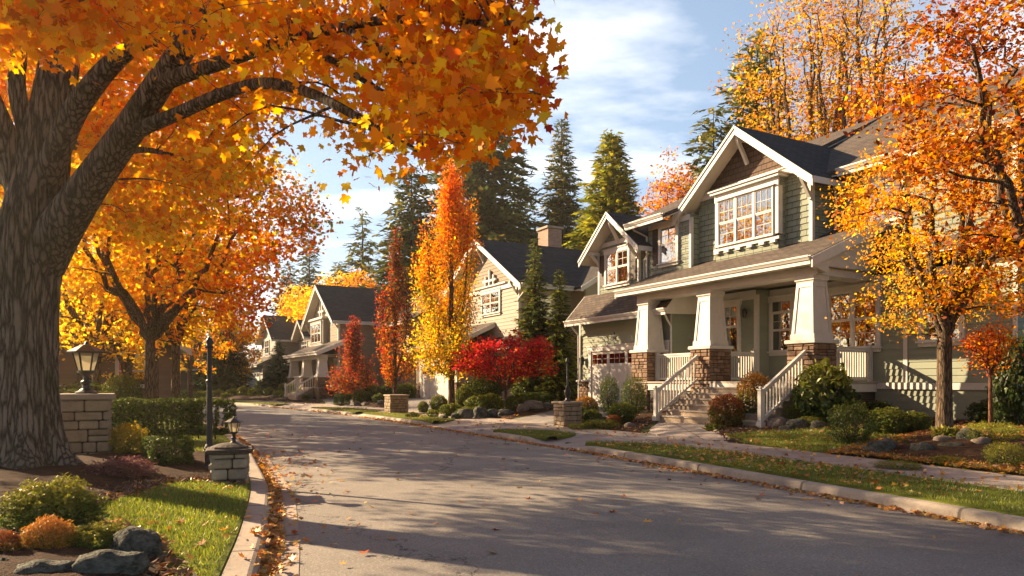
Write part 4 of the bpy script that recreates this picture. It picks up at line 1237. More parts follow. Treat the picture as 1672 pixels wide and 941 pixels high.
# ---------------------------------------------------------------- bungalow across the bend and the house behind the left trees
def bungalow(label, B, ang, bz, sid, wd=9, dp=8, eave=3.4, sl=.55, porch=True):
    h = House('bungalow', label, B, ang, bz)
    hw = wd / 2
    w = MB(); lap(w, (-hw, 0), (hw, 0), bz - .2, eave + .3, .2); lap(w, (hw, 0), (hw, dp), bz - .2, eave + .3, .2); lap(w, (-hw, dp), (-hw, 0), bz - .2, eave + .3, .2)
    za = eave + (hw + .6) * sl
    lap(w, (-hw - .6, 0), (hw + .6, 0), eave + .3, za - .25, .2, clip=lambda z: (hw + .6 - (za - .16 - z) / sl, hw + .6 + (za - .16 - z) / sl))
    h.part('wall', w, sid)
    h.part('back_wall', MB().poly([(-hw, dp, bz - .2), (hw, dp, bz - .2), (hw, dp, eave), (0, dp, za - .3), (-hw, dp, eave)][::-1]), sid)
    h.gable_roof(0, za, hw + .6, sl, -.7, dp + .5, ROOF, rake=.28)
    h.window(-hw * .62, -hw * .2, bz + 1.1, bz + 2.5, 0, (2,), .5, (2, 2), None, trim=.14, curtain=.4)
    h.window(hw * .4, hw * .7, bz + 1.1, bz + 2.5, 0, (1,), .5, (2, 2), None, trim=.14)
    h.window(dp * .3, dp * .55, bz + 1.1, bz + 2.5, hw, (2,), .5, (2, 2), None, side=True, trim=.14)
    d = MB(); d.box(0, 1.0, -.06, -.01, bz + .3, bz + 2.5); h.part('door', d, DOORWOOD)
    if porch:
        h.plane_roof([(-hw * .35, -2.6, bz + 2.75), (hw + .5, -2.6, bz + 2.75), (hw + .5, .02, bz + 3.35), (-hw * .35, .02, bz + 3.35)], ROOF)
        h.boards('porch_beam', WHITE, (-hw * .3, hw + .3, -2.4, -2.2, bz + 2.4, bz + 2.62))
        for i, a in enumerate((-hw * .25, hw * .4, hw + .1)):
            h.column(a, -2.3, bz, bz + 1.0, bz + 2.4, .24, .19, .3, seed=40 + i)
    return h
bungalow('brown bungalow with porch seen between tree trunks beyond the bend of the road', (-34.5, 76), 105, .35, SIDE5, 10, 8, 3.2)
bungalow('grey brown low house behind the stone lamp pillar and old maple trunk', (-20.5, 33.5), 140, .35, SIDE5, 9, 9, 3.3, .55, False)
bungalow('dim brown house deep among the yellow trees on the left side', (-32.5, 48), 140, .35, SIDE5, 10, 9, 3.3, .55, False)
# ---------------------------------------------------------------- trees
def spline(pts, n=6):
    """(x,y,z,r) control points -> smooth polyline"""
    P = np.array(pts, float)
    P = np.vstack([2 * P[0] - P[1], P, 2 * P[-1] - P[-2]])
    out = []
    for i in range(1, len(P) - 2):
        p0, p1, p2, p3 = P[i - 1:i + 3]
        for t in np.linspace(0, 1, n, endpoint=False):
            out.append(0.5 * ((2 * p1) + (-p0 + p2) * t + (2 * p0 - 5 * p1 + 4 * p2 - p3) * t * t + (-p0 + 3 * p1 - 3 * p2 + p3) * t ** 3))
    out.append(P[-2])
    return np.array(out)

class Tree:
    def __init__(s, name, label, base, seed, group=None, cat='tree'):
        s.rng = np.random.default_rng(seed)
        s.base = Vector(base)
        s.e = thing(name, label, cat, base, 0, group)
        s.wood = MB(); s.nodes = []
        s.P = []; s.C = []
    def limb(s, pts, sides=8, n=5, wob=0.0, add=True):
        q = spline(pts, n)
        if wob:
            k = len(q)
            q[1:, :3] += s.rng.normal(0, wob, (k - 1, 3)) * np.linspace(.3, 1, k - 1)[:, None]
        s.wood.tube(q[:, :3], np.maximum(q[:, 3], .004), sides, cap=True)
        if add:
            s.nodes.append(q)
        return q
    def twigs(s, targets, r0=.018, sides=4, below=.25, maxlen=9.0):
        """grow a twig from the nearest limb to every target; returns the end directions"""
        N = np.vstack(s.nodes)
        dirs = []
        for T in targets:
            d = N[:, :3] - T
            dist = np.sqrt((d ** 2).sum(1)) + np.maximum(d[:, 2], 0) * 1.2
            j = int(dist.argmin())
            p = N[j]; v = T - p[:3]; L = np.linalg.norm(v) + 1e-6
            up = np.array([0, 0, .10 * L])
            m1 = p[:3] + v * .35 + up + s.rng.normal(0, .05 * L, 3)
            m2 = p[:3] + v * .7 + up * .9 + s.rng.normal(0, .05 * L, 3)
            r = min(p[3] * .6, r0 * (.5 + .5 * L))
            q = spline([(*p[:3], r), (*m1, r * .75), (*m2, r * .5), (*T, r * .22)], 2)
            s.wood.tube(q[:, :3], np.maximum(q[:, 3], .003), sides, cap=False)
            dirs.append((T - m2) / (np.linalg.norm(T - m2) + 1e-6))
            if L > .6:
                N = np.vstack([N, q[2:-1]])
        s.allnodes = N
        return np.array(dirs)
    def finish(s, bark, leaf, size, tm, tint_fn, spread=.3, per=20, targets=None, dirs=None, flat=.6, up=.8, droop=.4, back=.6, keep=None):
        rng = s.rng; b = np.array(s.base)
        w = s.wood
        o = w.build('trunk', bark, s.e, True, tuple(-s.base))
        T = np.repeat(targets, per, 0); D = np.repeat(dirs, per, 0)
        n = len(T)
        off = rng.normal(0, 1, (n, 3)).clip(-1.9, 1.9) * np.array([1, 1, flat]) * spread
        P = T + off - D * (rng.random((n, 1)) * back)
        if keep is not None:
            kk = keep(P); P, D, off = P[kk], D[kk], off[kk]; n = len(P)
        nrm = unit(rng.normal(0, 1, (n, 3)) + np.array([0, 0, up]))
        tip = unit(rng.normal(0, .8, (n, 3)) + D * .6 + off / spread * .3 + np.array([0, 0, -droop]))
        sz = size * (rng.random(n) * .8 + .58)
        leaf_mesh('crown', tm, P - b, sz, nrm, tip, tint_fn(rng, P), leaf, s.e)
        return s.e

def ell_targets(rng, c, r, n, shell=.55, zmin=None, holes=.0, seed=0):
    """spray centres: an uneven ellipsoid, denser to the outside, with gaps"""
    out = []
    while len(out) < n:
        v = rng.normal(0, 1, 3); v /= np.linalg.norm(v)
        q = v * (shell + (1 - shell) * rng.random()) ** .7
        k = 1 + .28 * noise.noise(Vector(v * 1.7) + Vector((seed, 0, 0))) + .14 * noise.noise(Vector(v * 4.1) + Vector((seed, 5, 0)))
        p = np.array(c) + q * np.array(r) * k
        if holes and noise.noise(Vector(p * (1.9 / max(r[0], .5)) + np.array([seed, 3, 1]))) > .62 - holes:
            continue
        if zmin is not None and p[2] < zmin:
            continue
        out.append(p)
    return np.array(out)

def broadleaf(label, base, fork, crown, rad, r0, seed, cols, n=240, per=40, size=.15, tm=T_LEAF, name='maple_tree', limbs=6, spread=.33, holes=.12, group=None, bark=None, tint=None, shell=.5, lean=(0, 0), zmin=None, twig=.026, flat=.55, back=.6, clear=None):
    """trunk forking into rising limbs, twigs to every spray of the crown"""
    base = np.array(base, float); t = Tree(name, label, base, seed, group); rng = t.rng
    fk = base + np.array([lean[0], lean[1], fork])
    t.limb([(*(base + [0, 0, -.15]), r0 * 1.45), (*(base + [0, 0, .12 * fork]), r0 * 1.08), (*((base + fk) / 2), r0 * .95), (*fk, r0 * .9)], 12, 4)
    crown = np.array(crown, float); rad = np.array(rad, float)
    for i in range(limbs):
        a = 2 * math.pi * (i + rng.random() * .5) / limbs
        k = .35 + .5 * rng.random() if i else .05
        e = crown + rad * np.array([math.cos(a) * k * .9, math.sin(a) * k * .9, .15 + .6 * (1 - k)])
        m = fk + (e - fk) * .45 + np.array([math.cos(a), math.sin(a), 0]) * rad[0] * .12
        t.limb([(*(fk - [0, 0, r0 * .8]), r0 * .66), (*(fk + (m - fk) * .4), r0 * .54), (*m, r0 * .42), (*(m + (e - m) * .6), r0 * .27), (*e, r0 * .11)], 7, 4, .03 * rad[0])
    T = ell_targets(rng, crown, rad, n, shell, zmin, holes, seed)
    if clear:       # open space round the fork, as under a raised crown
        hd = np.hypot(T[:, 0] - base[0], T[:, 1] - base[1]); T = T[~((hd < clear[0]) & (T[:, 2] < base[2] + clear[1]))]
    D = t.twigs(T, twig)
    def tf(rng, P):
        if tint:
            return tint(rng, P)
        u = (P - crown) / rad
        return pick(rng, cols[0], cols[1], len(P)) if not callable(cols) else cols(rng, u)
    return t.finish(bark or BARK, LEAF, size, tm, tf, spread, per, T, D, flat=flat, back=back)

def conifer(label, base, hgt, rad, seed, cols, name='fir_tree', taper=1.0, droop=.25, frond=.7, dens=1.0, z0=.06, bulge=0.0, group=None, gap=.0, levels=None, lean=0):
    """whorls of drooping boughs carrying flat sprays of needles"""
    base = np.array(base, float); rng = np.random.default_rng(seed)
    e = thing(name, label, 'tree', base, 0, group)
    w = MB(); w.tube([(0, 0, -.2), (0, 0, hgt * .5), (lean, 0, hgt * .985)], [hgt * .016, hgt * .010, .012], 8)
    P, T, NR = [], [], []
    z = hgt * z0; dz = hgt / (levels or 46)
    while z < hgt * .985:
        f = 1 - (z / hgt)
        L = rad * (f ** taper) * (1 + bulge * math.sin(math.pi * f)) * (.8 + .35 * rng.random()) + .05 * rad
        nb = max(4, int(7 * dens * (.5 + f)))
        a0 = rng.random() * 6.3
        for k in range(nb):
            if gap and rng.random() < gap:
                continue
            a = a0 + 2 * math.pi * k / nb + rng.normal(0, .25)
            l = L * (.65 + .5 * rng.random())
            dr = droop * (.4 + f) + rng.normal(0, .06)
            dirv = np.array([math.cos(a), math.sin(a), 0])
            zz = z + rng.normal(0, dz * .4)
            end = dirv * l + np.array([0, 0, zz - dr * l])
            if l > .5:
                w.tube([(0, 0, zz), tuple(dirv * l * .5 + np.array([0, 0, zz - dr * l * .35])), tuple(end)], [.012 + .008 * l, .008 + .004 * l, .006], 4, cap=False)
            m = max(3, int(l / frond * 4.2 * dens))
            for i in range(m):
                u = .15 + .85 * (i + rng.random()) / m
                p = dirv * l * u + np.array([0, 0, zz - dr * l * u * (.5 + .5 * u)])
                sd = rng.choice([-1, 1]) * (.55 + .5 * rng.random()) * (1 - .7 * u)
                ta = a + sd
                T.append([math.cos(ta), math.sin(ta), -.25 - .35 * rng.random()])
                P.append(p + rng.normal(0, .06, 3) * frond + np.array(T[-1]) * frond * .25)
                NR.append(np.array([0, 0, 1]) + rng.normal(0, .35, 3))
        z += dz * (.7 + .6 * rng.random()) * (.55 + .45 * f)
    P = np.array(P); T = np.array(T); NR = np.array(NR)
    sz = frond * (.55 + .8 * rng.random(len(P))) * np.clip(.55 + .6 * (1 - P[:, 2] / hgt), .45, 1)
    w.build('trunk', BARK_FAR, e, True)
    leaf_mesh('crown', T_FROND, P, sz, NR, T, pick(rng, cols[0], cols[1], len(P), .22), NEEDLE, e)
    return e

def columnar(label, base, hgt, rad, trunk, seed, tint, peaks=((0, 0, 1),), n=330, per=42, size=.085, name='columnar_tree', r0=.1, group=None, tm=T_LEAF, bulge=.42):
    """narrow upright crown: a flame of steep branches"""
    base = np.array(base, float); t = Tree(name, label, base, seed, group); rng = t.rng
    t.limb([(*base, r0 * 1.3), (*(base + [0, 0, trunk * .5]), r0), (*(base + [0, 0, trunk]), r0 * .95), (*(base + [0, 0, hgt * .6]), r0 * .5), (*(base + [0, 0, hgt * .96]), .012)], 10, 4, .01)
    for (px_, py_, ph) in peaks[1:]:
        t.limb([(*(base + [0, 0, trunk]), r0 * .5), (*(base + [px_ * .7, py_ * .7, trunk + (hgt * ph - trunk) * .4]), r0 * .35), (*(base + [px_, py_, hgt * ph * .97]), .01)], 6, 4, .01)
    T, D = [], []
    def env(u):
        return max(.05, math.sin(math.pi * min(1, .16 + .84 * u) ** .60) ** .9) * (1 - .52 * u)
    nb = int(n / 7)
    for k in range(nb):
        x0, y0, ph = peaks[rng.integers(1, len(peaks))] if len(peaks) > 1 and rng.random() < .38 else peaks[0]
        top = hgt * ph
        ze = trunk + (.06 + .94 * rng.random() ** .8) * (top - trunk)
        u = (ze - trunk) / (top - trunk); a = rng.random() * 6.283
        side = (x0 or y0)
        r = rad * (.45 if side else 1.0) * env(u) * (.35 + .70 * rng.random() ** .6)
        ln = (.9 + 1.3 * rng.random()) * min(1.0, .35 + rad * .5)
        c = np.array([x0 * min(1, u * 1.8), y0 * min(1, u * 1.8), 0])
        e = base + c + np.array([r * math.cos(a), r * math.sin(a), ze])
        s_ = base + c * .6 + np.array([r * .12 * math.cos(a), r * .12 * math.sin(a), max(trunk * .92, ze - ln * 1.3 - r)])
        m = s_ + (e - s_) * np.array([.75, .75, .5])
        t.wood.tube([s_, m, e], [.020, .012, .004], 4, cap=False)
        for q in np.linspace(.35, 1.0, 7):
            p = (1 - q) ** 2 * s_ + 2 * q * (1 - q) * m + q * q * e
            T.append(p + rng.normal(0, .04, 3)); D.append(unit((e - m)[None])[0])
    T = np.array(T); D = np.array(D)
    return t.finish(BARK, LEAF, size, tm, tint, rad * .085 + .045, per, T, D, flat=1.4, up=.2, droop=.1, back=.25)
# ---------------------------------------------------------------- the big maple over the street
def maple():
    base = Vector((-7.12, 10.45, .2))
    t = Tree('maple_tree', 'huge old orange maple with furrowed trunk arching over the street', base, 5)
    rng = t.rng
    def L(*pp):          # photo-px, px, depth, radius
        return [(*W(a, b, d), r) for a, b, d, r in pp]
    # trunk: dense furrowed surface
    ctrl = spline([(*(base + Vector((0, 0, -.25))), .60), (*W(43, 740, 10.45), .44), (*W(40, 640, 10.45), .405), (*W(42, 520, 10.45), .39), (*W(46, 430, 10.45), .41), (*W(57, 350, 10.45), .40), (*W(70, 270, 10.45), .33), (*W(86, 170, 10.4), .28), (*W(102, 60, 10.4), .23), (*W(116, -80, 10.4), .19), (*W(140, -260, 10.3), .12), (*W(150, -420, 10.2), .05)], 14)
    nS = 96; o = len(t.wood.v)
    for i, q in enumerate(ctrl):
        z = q[2] - base.z
        for k in range(nS):
            a = 2 * math.pi * k / nS; ca, sa = math.cos(a), math.sin(a)
            f = 1 + .85 * math.exp(-max(z, 0) / .36) * (.55 + .45 * math.sin(5 * a + .6)) + .10 * math.exp(-max(z, 0) / 1.2)
            f += .05 * noise.noise(Vector((ca * 1.6, sa * 1.6, z * .8)))
            f += .055 * (1 - abs(noise.noise(Vector((ca * 7, sa * 7, z * 1.1)))) * 3)
            f += .016 * noise.noise(Vector((ca * 15, sa * 15, z * 3.5)))
            r = q[3] * f
            t.wood.v.append((q[0] + ca * r, q[1] + sa * r, q[2]))
    for i in range(len(ctrl) - 1):
        for k in range(nS):
            k2 = (k + 1) % nS
            t.wood.f.append((o + i * nS + k, o + i * nS + k2, o + (i + 1) * nS + k2, o + (i + 1) * nS + k))
    t.nodes.append(ctrl[60:])
    # limbs seen in the photograph
    t.limb(L((66, 430, 10.45, .33), (98, 375, 10.3, .29), (148, 300, 10.0, .235), (204, 222, 9.7, .20), (258, 140, 9.4, .17), (300, 78, 9.0, .145), (345, 0, 8.6, .125), (400, -120, 8.2, .08), (450, -230, 7.8, .03)), 18, 6)
    t.limb(L((205, 222, 9.7, .13), (240, 206, 9.5, .10), (290, 186, 9.2, .085), (360, 155, 8.7, .075), (430, 136, 8.2, .066), (500, 150, 7.6, .055), (560, 178, 7.1, .046), (620, 214, 6.7, .036), (690, 250, 6.3, .018)), 10, 5)
    t.limb(L((262, 135, 9.35, .12), (300, 122, 9.0, .10), (345, 108, 8.7, .085), (420, 82, 8.1, .07), (500, 58, 7.5, .056), (600, 36, 6.9, .045), (700, 32, 6.4, .035), (800, 40, 5.9, .024), (880, 30, 5.6, .012)), 10, 5)
    t.limb(L((560, 45, 7.1, .04), (640, 90, 6.6, .034), (720, 120, 6.2, .028), (800, 140, 5.8, .022), (860, 150, 5.6, .016), (905, 160, 5.4, .008)), 7, 4)
    t.limb(L((480, 64, 7.6, .045), (560, 110, 7.2, .035), (640, 160, 6.9, .028), (720, 200, 6.6, .018), (770, 235, 6.4, .008)), 7, 4)
    t.limb(L((62, 330, 10.4, .2), (110, 205, 10.1, .17), (150, 142, 9.9, .15), (190, 98, 9.7, .125), (235, 66, 9.4, .10), (300, 40, 9.0, .075), (380, 0, 8.5, .05), (450, -60, 8, .02)), 12, 5)
    t.limb(L((40, 330, 10.4, .22), (20, 262, 10.3, .19), (-5, 190, 10.1, .16), (-50, 90, 9.8, .12), (-120, -40, 9.4, .08), (-200, -150, 9, .03)), 12, 5)
    t.limb(L((55, 250, 10.4, .14), (28, 150, 10.3, .12), (30, 60, 10.2, .10), (0, -60, 10, .06), (-60, -200, 9.6, .02)), 10, 5)
    t.limb(L((95, 90, 10.4, .13), (150, -20, 9.6, .10), (260, -120, 8.4, .07), (380, -240, 7.2, .04), (500, -330, 6.2, .015)), 8, 4)
    t.limb(L((105, 40, 10.4, .12), (60, -100, 9.2, .09), (60, -300, 7.6, .05), (100, -500, 6.2, .02)), 8, 4)
    t.limb(L((110, 0, 10.4, .12), (160, -140, 12, .09), (240, -200, 14, .05), (300, -180, 15.5, .02)), 8, 4)
    t.limb(L((48, 300, 10.4, .13), (100, 250, 11.8, .09), (180, 215, 13.2, .06), (270, 200, 14.5, .03), (330, 215, 15.3, .012)), 8, 4)
    t.limb(L((185, 250, 9.8, .06), (240, 245, 10.6, .045), (300, 260, 11.4, .03), (360, 290, 12, .012)), 6, 4)
    t.limb(L((20, 300, 10.4, .12), (-40, 250, 12, .09), (-90, 180, 13.5, .05), (-160, 150, 15, .02)), 8, 4)
    # spray targets: sample the hanging canopy
    edge = [(-120, -60), (-120, 330), (20, 330), (40, 200), (120, 190), (118, 300), (150, 372), (210, 402), (265, 408), (320, 372), (372, 330), (420, 250), (446, 196), (500, 168), (520, 215), (512, 262), (545, 258), (600, 288), (622, 250), (660, 262), (735, 262), (790, 232), (835, 205), (862, 190), (905, 168), (925, 150), (880, 118), (850, 95), (880, 72), (930, 78), (938, 55), (900, 28), (885, 0), (905, -60)]
    E2 = np.array(edge, float)
    T = []
    def shades_limb(px, py, d):
        q = np.concatenate([n_[:, :3] for n_ in t.nodes[1:4]]); lx = CX + q[:, 0] / q[:, 1] * F; ly = HZ - (q[:, 2] - CZ) / q[:, 1] * F
        j = ((lx - px) ** 2 + (ly - py) ** 2)
        k = j < 52 ** 2
        return bool((k & (q[:, 1] > d - .3)).any())
    while len(T) < 1240:
        px, py = rng.uniform(-120, 940), rng.uniform(-60, 410)
        if not inside(E2, np.array([[px, py]]))[0]:
            continue
        hole = noise.noise(Vector((px * .010, py * .014, 2.7))) + .5 * noise.noise(Vector((px * .03, py * .035, 8.1)))
        if hole > (.42 - .34 * min(1, max(0, (px - 380) / 230))) and px > 380:
            continue
        if px > 700:
            px = 700 + (px - 700) * .84
        mid = 10.6 - 5.2 * max(0, min(1, px / 900))
        u_ = rng.random()
        if py > 240 and px < 420:
            mid += 1.2
        sp = 2.6 - 1.9 * max(0, min(1, px / 900))
        d = mid + rng.normal(0, 1) * sp * .75
        if px < 540 and u_ < .80:
            d = 11.2 - 2.6 * max(0, px) / 540 + 5.2 * rng.random() ** .9
        d = max(4.6, min(16, d))
        if px < 230 and d < 10.9 and py > 60:
            d = 11.2 + rng.random() * 3
        if rng.random() < .93 and shades_limb(px, py, d):
            continue
        T.append(W(px, py, d))
    for _ in range(260):        # the back of the crown, added partly out of view to shade the road
        px, py, d = rng.uniform(-520, 440), rng.uniform(40, 380), rng.uniform(11.8, 16.2)
        if px > 250 and py > 300:
            continue
        if abs((px + 150) * .62 - (py - 422) * -.78 * -1) < 75 and px < -60:      # gap cut in the sprays so sun reaches the lawn
            continue
        T.append(W(px, py, d))
    # front sprays across the top left corner
    for _ in range(110):
        px, py = rng.uniform(-60, 125), rng.uniform(-60, 75)
        T.append(W(px, py, rng.uniform(5.2, 8.0)))
    for _ in range(70):
        px, py = rng.uniform(110, 480), rng.uniform(-60, 60)
        T.append(W(px, py, rng.uniform(5.5, 8.0)))
    # the crown above the frame
    n0 = len(T)
    while len(T) < n0 + 300:
        v = rng.normal(0, 1, 3); v /= np.linalg.norm(v); q = .55 + .45 * rng.random()
        p = np.array([-5.6, 10.2, 8.6]) + v * q * np.array([5.6, 5.4, 3.6])
        if p[1] > 3.5 and (CZ - p[2]) / p[1] * F + HZ < -40:
            T.append(p)
    T = np.array([tuple(x) for x in T])
    D = t.twigs(T, .016, 4)
    def tint(rng, P):
        px = CX + P[:, 0] / P[:, 1] * F; py = HZ - (P[:, 2] - CZ) / P[:, 1] * F
        n = np.array([noise.noise(Vector(p * .8)) for p in P])
        wy = np.clip(.55 + np.maximum(py - 190, 0) / 110 * (px < 460) + .5 * n - px / 2600, .02, 1.2)
        wg = np.clip(.75 - px / 1700 + .3 * n, .1, 1)
        wo = np.clip(.55 + px / 1400, .2, 1.2) + 0 * n
        wr = np.clip(-.18 + (px - 430) / 900 - .4 * n, .01, 1.2)
        wd = np.clip((px - 790) / 420 - .3 * n, .0, .6)
        return pick(rng, [YEL, GOLD, ORG, RORG, RED], np.stack([wy, wg, wo, wr, wd], 1), len(P), .14)
    return t.finish(BARK_OLD, LEAF,   .096, T_MAPLE, tint, .215, 31, T, D, flat=.7, up=.35, droop=.9, back=.5, keep=lambda P: P[:, 0] < (.093 + .026 * np.array([noise.noise(Vector(q * 2.2)) for q in P])) * P[:, 1])
maple()

def gz(px, py):
    return G(px, py)
def at(px, d, z=None):
    x = (px - CX) / F * d
    return (x, d, H(x, d) if z is None else z)

# ---------------------------------------------------------------- left side trees
def tint_second(rng, P):
    c = np.array([-10.7, 21.0, 5.6]); u = (P - c) / np.array([4, 3.6, 3.4])
    n = np.array([noise.noise(Vector(p * .7)) for p in P])
    wr = np.clip(-.15 + .75 * u[:, 0] - .85 * u[:, 2] + .35 * n, 0, 1.2) + 2.2 * np.clip(u[:, 0] - .25, 0, 1) * np.clip(.15 - u[:, 2], 0, 1); wo = np.clip(.55 + .3 * u[:, 0] - .1 * u[:, 2] + .3 * n, .1, 1.5)
    wol = np.clip(-.05 + .45 * u[:, 2] + .35 * u[:, 0] + .5 * n, 0, .8); wy = np.clip(.75 - .5 * u[:, 0] - .2 * n, .15, 1.2)
    return pick(rng, [YEL, GOLD, ORG, RORG, OLV], np.stack([wy, .55 + 0 * n, wo, wr, wol], 1), len(P), .15)
b2 = np.array(at(245, 21.0))
broadleaf('broad orange and gold tree rising behind the long clipped hedge', b2, 2.75, (-10.5, 21.2, 6.2), (4.6, 4.0, 3.3), .16, 21, None, n=360, per=66, size=.125, tm=T_MAPLE, limbs=9, spread=.36, holes=.22, tint=tint_second, shell=.45, zmin=2.75, flat=.42, clear=(2.3, 4.0))
def tint_back(rng, P):
    n = np.array([noise.noise(Vector(p * .5)) for p in P])
    return pick(rng, [YEL, GOLD, ORG, RORG], np.stack([.7 + 0 * n, .9 + .3 * n, .6 + 0 * n, .2 - .4 * n], 1).clip(.02), len(P), .15)
b = at(330, 30); broadleaf('tall dark orange tree peeping between the maple and the sky', (-15.4, 30.5, .3), 3.0, (-14.2, 30.5, 9.3), (3.6, 3.4, 4.6), .24, 22, None, n=300, per=34, size=.16, tm=T_LEAF, limbs=7, spread=.42, holes=.14, tint=tint_back)
yc = ([YEL, GOLD, OLV], [1.0, .6, .18])
for i, (px, d, cz, rx, rz, lab, sd) in enumerate((
        (158, 27, 6.4, 3.4, 4.6, 'yellow maple with forked trunk beside the lamp lantern', 31),
        (208, 33, 5.5, 3.6, 4.0, 'bright yellow tree with dark forked trunk behind the round topiary', 32),
        (287, 27.5, 5.2, 2.6, 2.4, 'slim dark stemmed orange gold tree near the kerb at the bend', 33),
        (110, 38, 5.6, 4.2, 4.2, 'yellow orange tree glimpsed beside the old maple trunk', 34),
        (225, 47, 6.0, 4.6, 4.6, 'golden tree far down the left side of the street', 35),
        (60, 24, 9.6, 4.2, 7.6, 'golden tree almost hidden behind the old maple trunk', 36),
        (310, 60, 6.6, 4.2, 4.2, 'olive and gold tree standing where the road bends away', 37))):
    bb = at(px, d)
    cols = yc if i not in (2, 6) else ([GOLD, ORG, OLV], [1, .7, .35])
    broadleaf(lab, bb, cz - rz * .95 if cz - rz * .95 > 1.6 else 1.7, (bb[0], bb[1], cz), (rx, rx, rz), .13 + .0015 * d, sd, cols, clear=(1.5, 3.0), flat=.45, n=130 if d < 40 else 110, per=56, size=.17 if d < 40 else .24, tm=T_LEAF, limbs=6, spread=.4, holes=.14)
# dark conifers that close the left background
for i, (px, d, hh, r, lab) in enumerate((
        (366, 66, 9.0, 2.7, 'dark green spreading conifer left of the grey house at the bend'),
        (200, 104, 22, 5.0, 'dark fir closing the view behind the yellow trees'),
        (120, 78, 22, 5.2, 'dark fir farthest to the left behind the yellow trees'),
        (290, 95, 20, 5.0, 'dark fir above the far bungalow'),
        (470, 92, 17, 4.4, 'dark fir behind the roof of the farthest grey house'),
        (505, 100, 22, 4.6, 'dim tall fir between the grey and the taupe house'),
        (30, 70, 21, 5.0, 'dark fir behind the old maple trunk'))):
    conifer(lab, at(px, d, .3), hh, r, 50 + i, ([DGRN, (.07, .09, .028), (.13, .13, .04)], [1, .7, .3]), frond=1.3, dens=1.3, levels=42, droop=.3, taper=.7)

# ---------------------------------------------------------------- trees before the right hand houses
def tint_flame(rng, P):
    z = (P[:, 2] - 2.2) / 10.6; n = np.array([noise.noise(Vector(p * .8)) for p in P])
    wr = np.clip((z - .46) * 3.2 + .5 * n, 0, 2.4); wo = np.clip(1 - np.abs(z - .6) * 2.0 + .4 * n, .05, 1.2); wy = np.clip(1.1 - z * 1.5 + .4 * n, 0, 1.2); wg = np.clip(1.0 - z * 1.5 - .5 * n, 0, 1.1)
    return pick(rng, [OLV, YEL, GOLD, ORG, RORG], np.stack([wg, wy * .6, wy * .8, wo, wr], 1) + 1e-3, len(P), .15)
b = at(737, 31.5); columnar('tall flame shaped tree, scarlet at the top and golden green below', b, 11.5, 2.15, 1.9, 61, tint_flame, ((0, 0, 1), (-1.15, 0, .76), (.8, .2, .86)), n=640, per=40, size=.105, r0=.15)
def tint_wine(rng, P):
    z = (P[:, 2] - 1.5) / 8; n = np.array([noise.noise(Vector(p * .9)) for p in P]); px = CX + P[:, 0] / P[:, 1] * F
    s = np.clip((px - 645) / 34, -1, 1)
    wo = np.clip(.75 - 1.1 * z + .5 * n, 0, 1); wr = np.clip(.6 - s * .7 - .2 * z + .3 * n, .05, 1.4); ww = np.clip(-.1 + 1.5 * z + .3 * s, .02, 1.5)
    return pick(rng, [BRONZE, ORG, RED, CRIM, WINE, (.07, .06, .02)], np.stack([.9 + 0 * n, wo * .9, wr * .55, wr * .35, ww, ww * .9 + .25], 1), len(P), .18)
b = at(645, 38.5); columnar('dark wine red columnar tree with orange lower leaves', b, 10.0, 1.5, 1.6, 62, tint_wine, ((0, 0, 1), (-.8, 0, .72), (.8, 0, .7)), n=330, per=27, size=.115, r0=.12)
def tint_smallred(rng, P):
    z = (P[:, 2] - 1) / 5
    return pick(rng, [(.26, .025, .025), (.22, .05, .03), (.46, .10, .02), (.30, .14, .03)], np.stack([.5 + .5 * z, .7 + 0 * z, .30 + 0 * z, np.clip(.9 - z, .1, 1)], 1).clip(.02), len(P), .16)
b = at(578, 46); columnar('small crimson pyramidal tree before the taupe porch', b, 5.5, 1.75, .9, 63, tint_smallred, ((0, 0, 1),), n=260, per=30, size=.13, r0=.09)
# Japanese maple: low spreading crimson umbrella
jb = np.array(gz(826, 668)); jb = np.array(at(826, 30.0))
def tint_jm(rng, P):
    u = (P[:, 2] - (jb[2] + 1.2)) / 2.6; n = np.array([noise.noise(Vector(p * 1.4)) for p in P])
    return pick(rng, [(.46, .035, .045), (.56, .04, .05), RED, RORG, ORG], np.stack([.9 + .4 * u, .6 + .3 * u, .5 + 0 * u, np.clip(.6 - .6 * u + .4 * n, .02, 1), np.clip(.45 - .7 * u + .3 * n, .01, 1)], 1).clip(.01), len(P), .17)
broadleaf('low spreading crimson Japanese maple with a thin pale trunk', jb, 1.0, jb + [.05, 0, 2.35], (2.15, 1.8, 1.05), .07, 64, None, n=300, per=26, size=.10, tm=T_MAPLE, limbs=11, spread=.20, holes=.30, tint=tint_jm, name='japanese_maple', flat=.3, shell=.4, zmin=jb[2] + 1.25)
# garden spruces
sp = ([(.08, .115, .035), (.14, .16, .04), (.27, .25, .05)], [1, .8, .5])
conifer('slender dark spruce with a pointed top against the beige house', at(873, 34), 8.0, 1.35, 71, sp, 'spruce_tree', .75, .1, .34, 1.5, levels=52)
conifer('shorter spruce with golden lower boughs beside the sage garage', at(914, 33), 6.4, 1.15, 72, ([(.06, .09, .028), (.12, .14, .03), (.32, .30, .04)], [.8, .8, .7]), 'spruce_tree', .7, .1, .32, 1.5, levels=46)
conifer('blue green spruce in front of the grey house at the bend', at(455, 60), 4.7, 1.75, 73, ([(.03, .055, .035), (.05, .08, .05), (.08, .10, .06)], [1, .7, .3]), 'spruce_tree', .85, .12, .5, 1.3, levels=40)

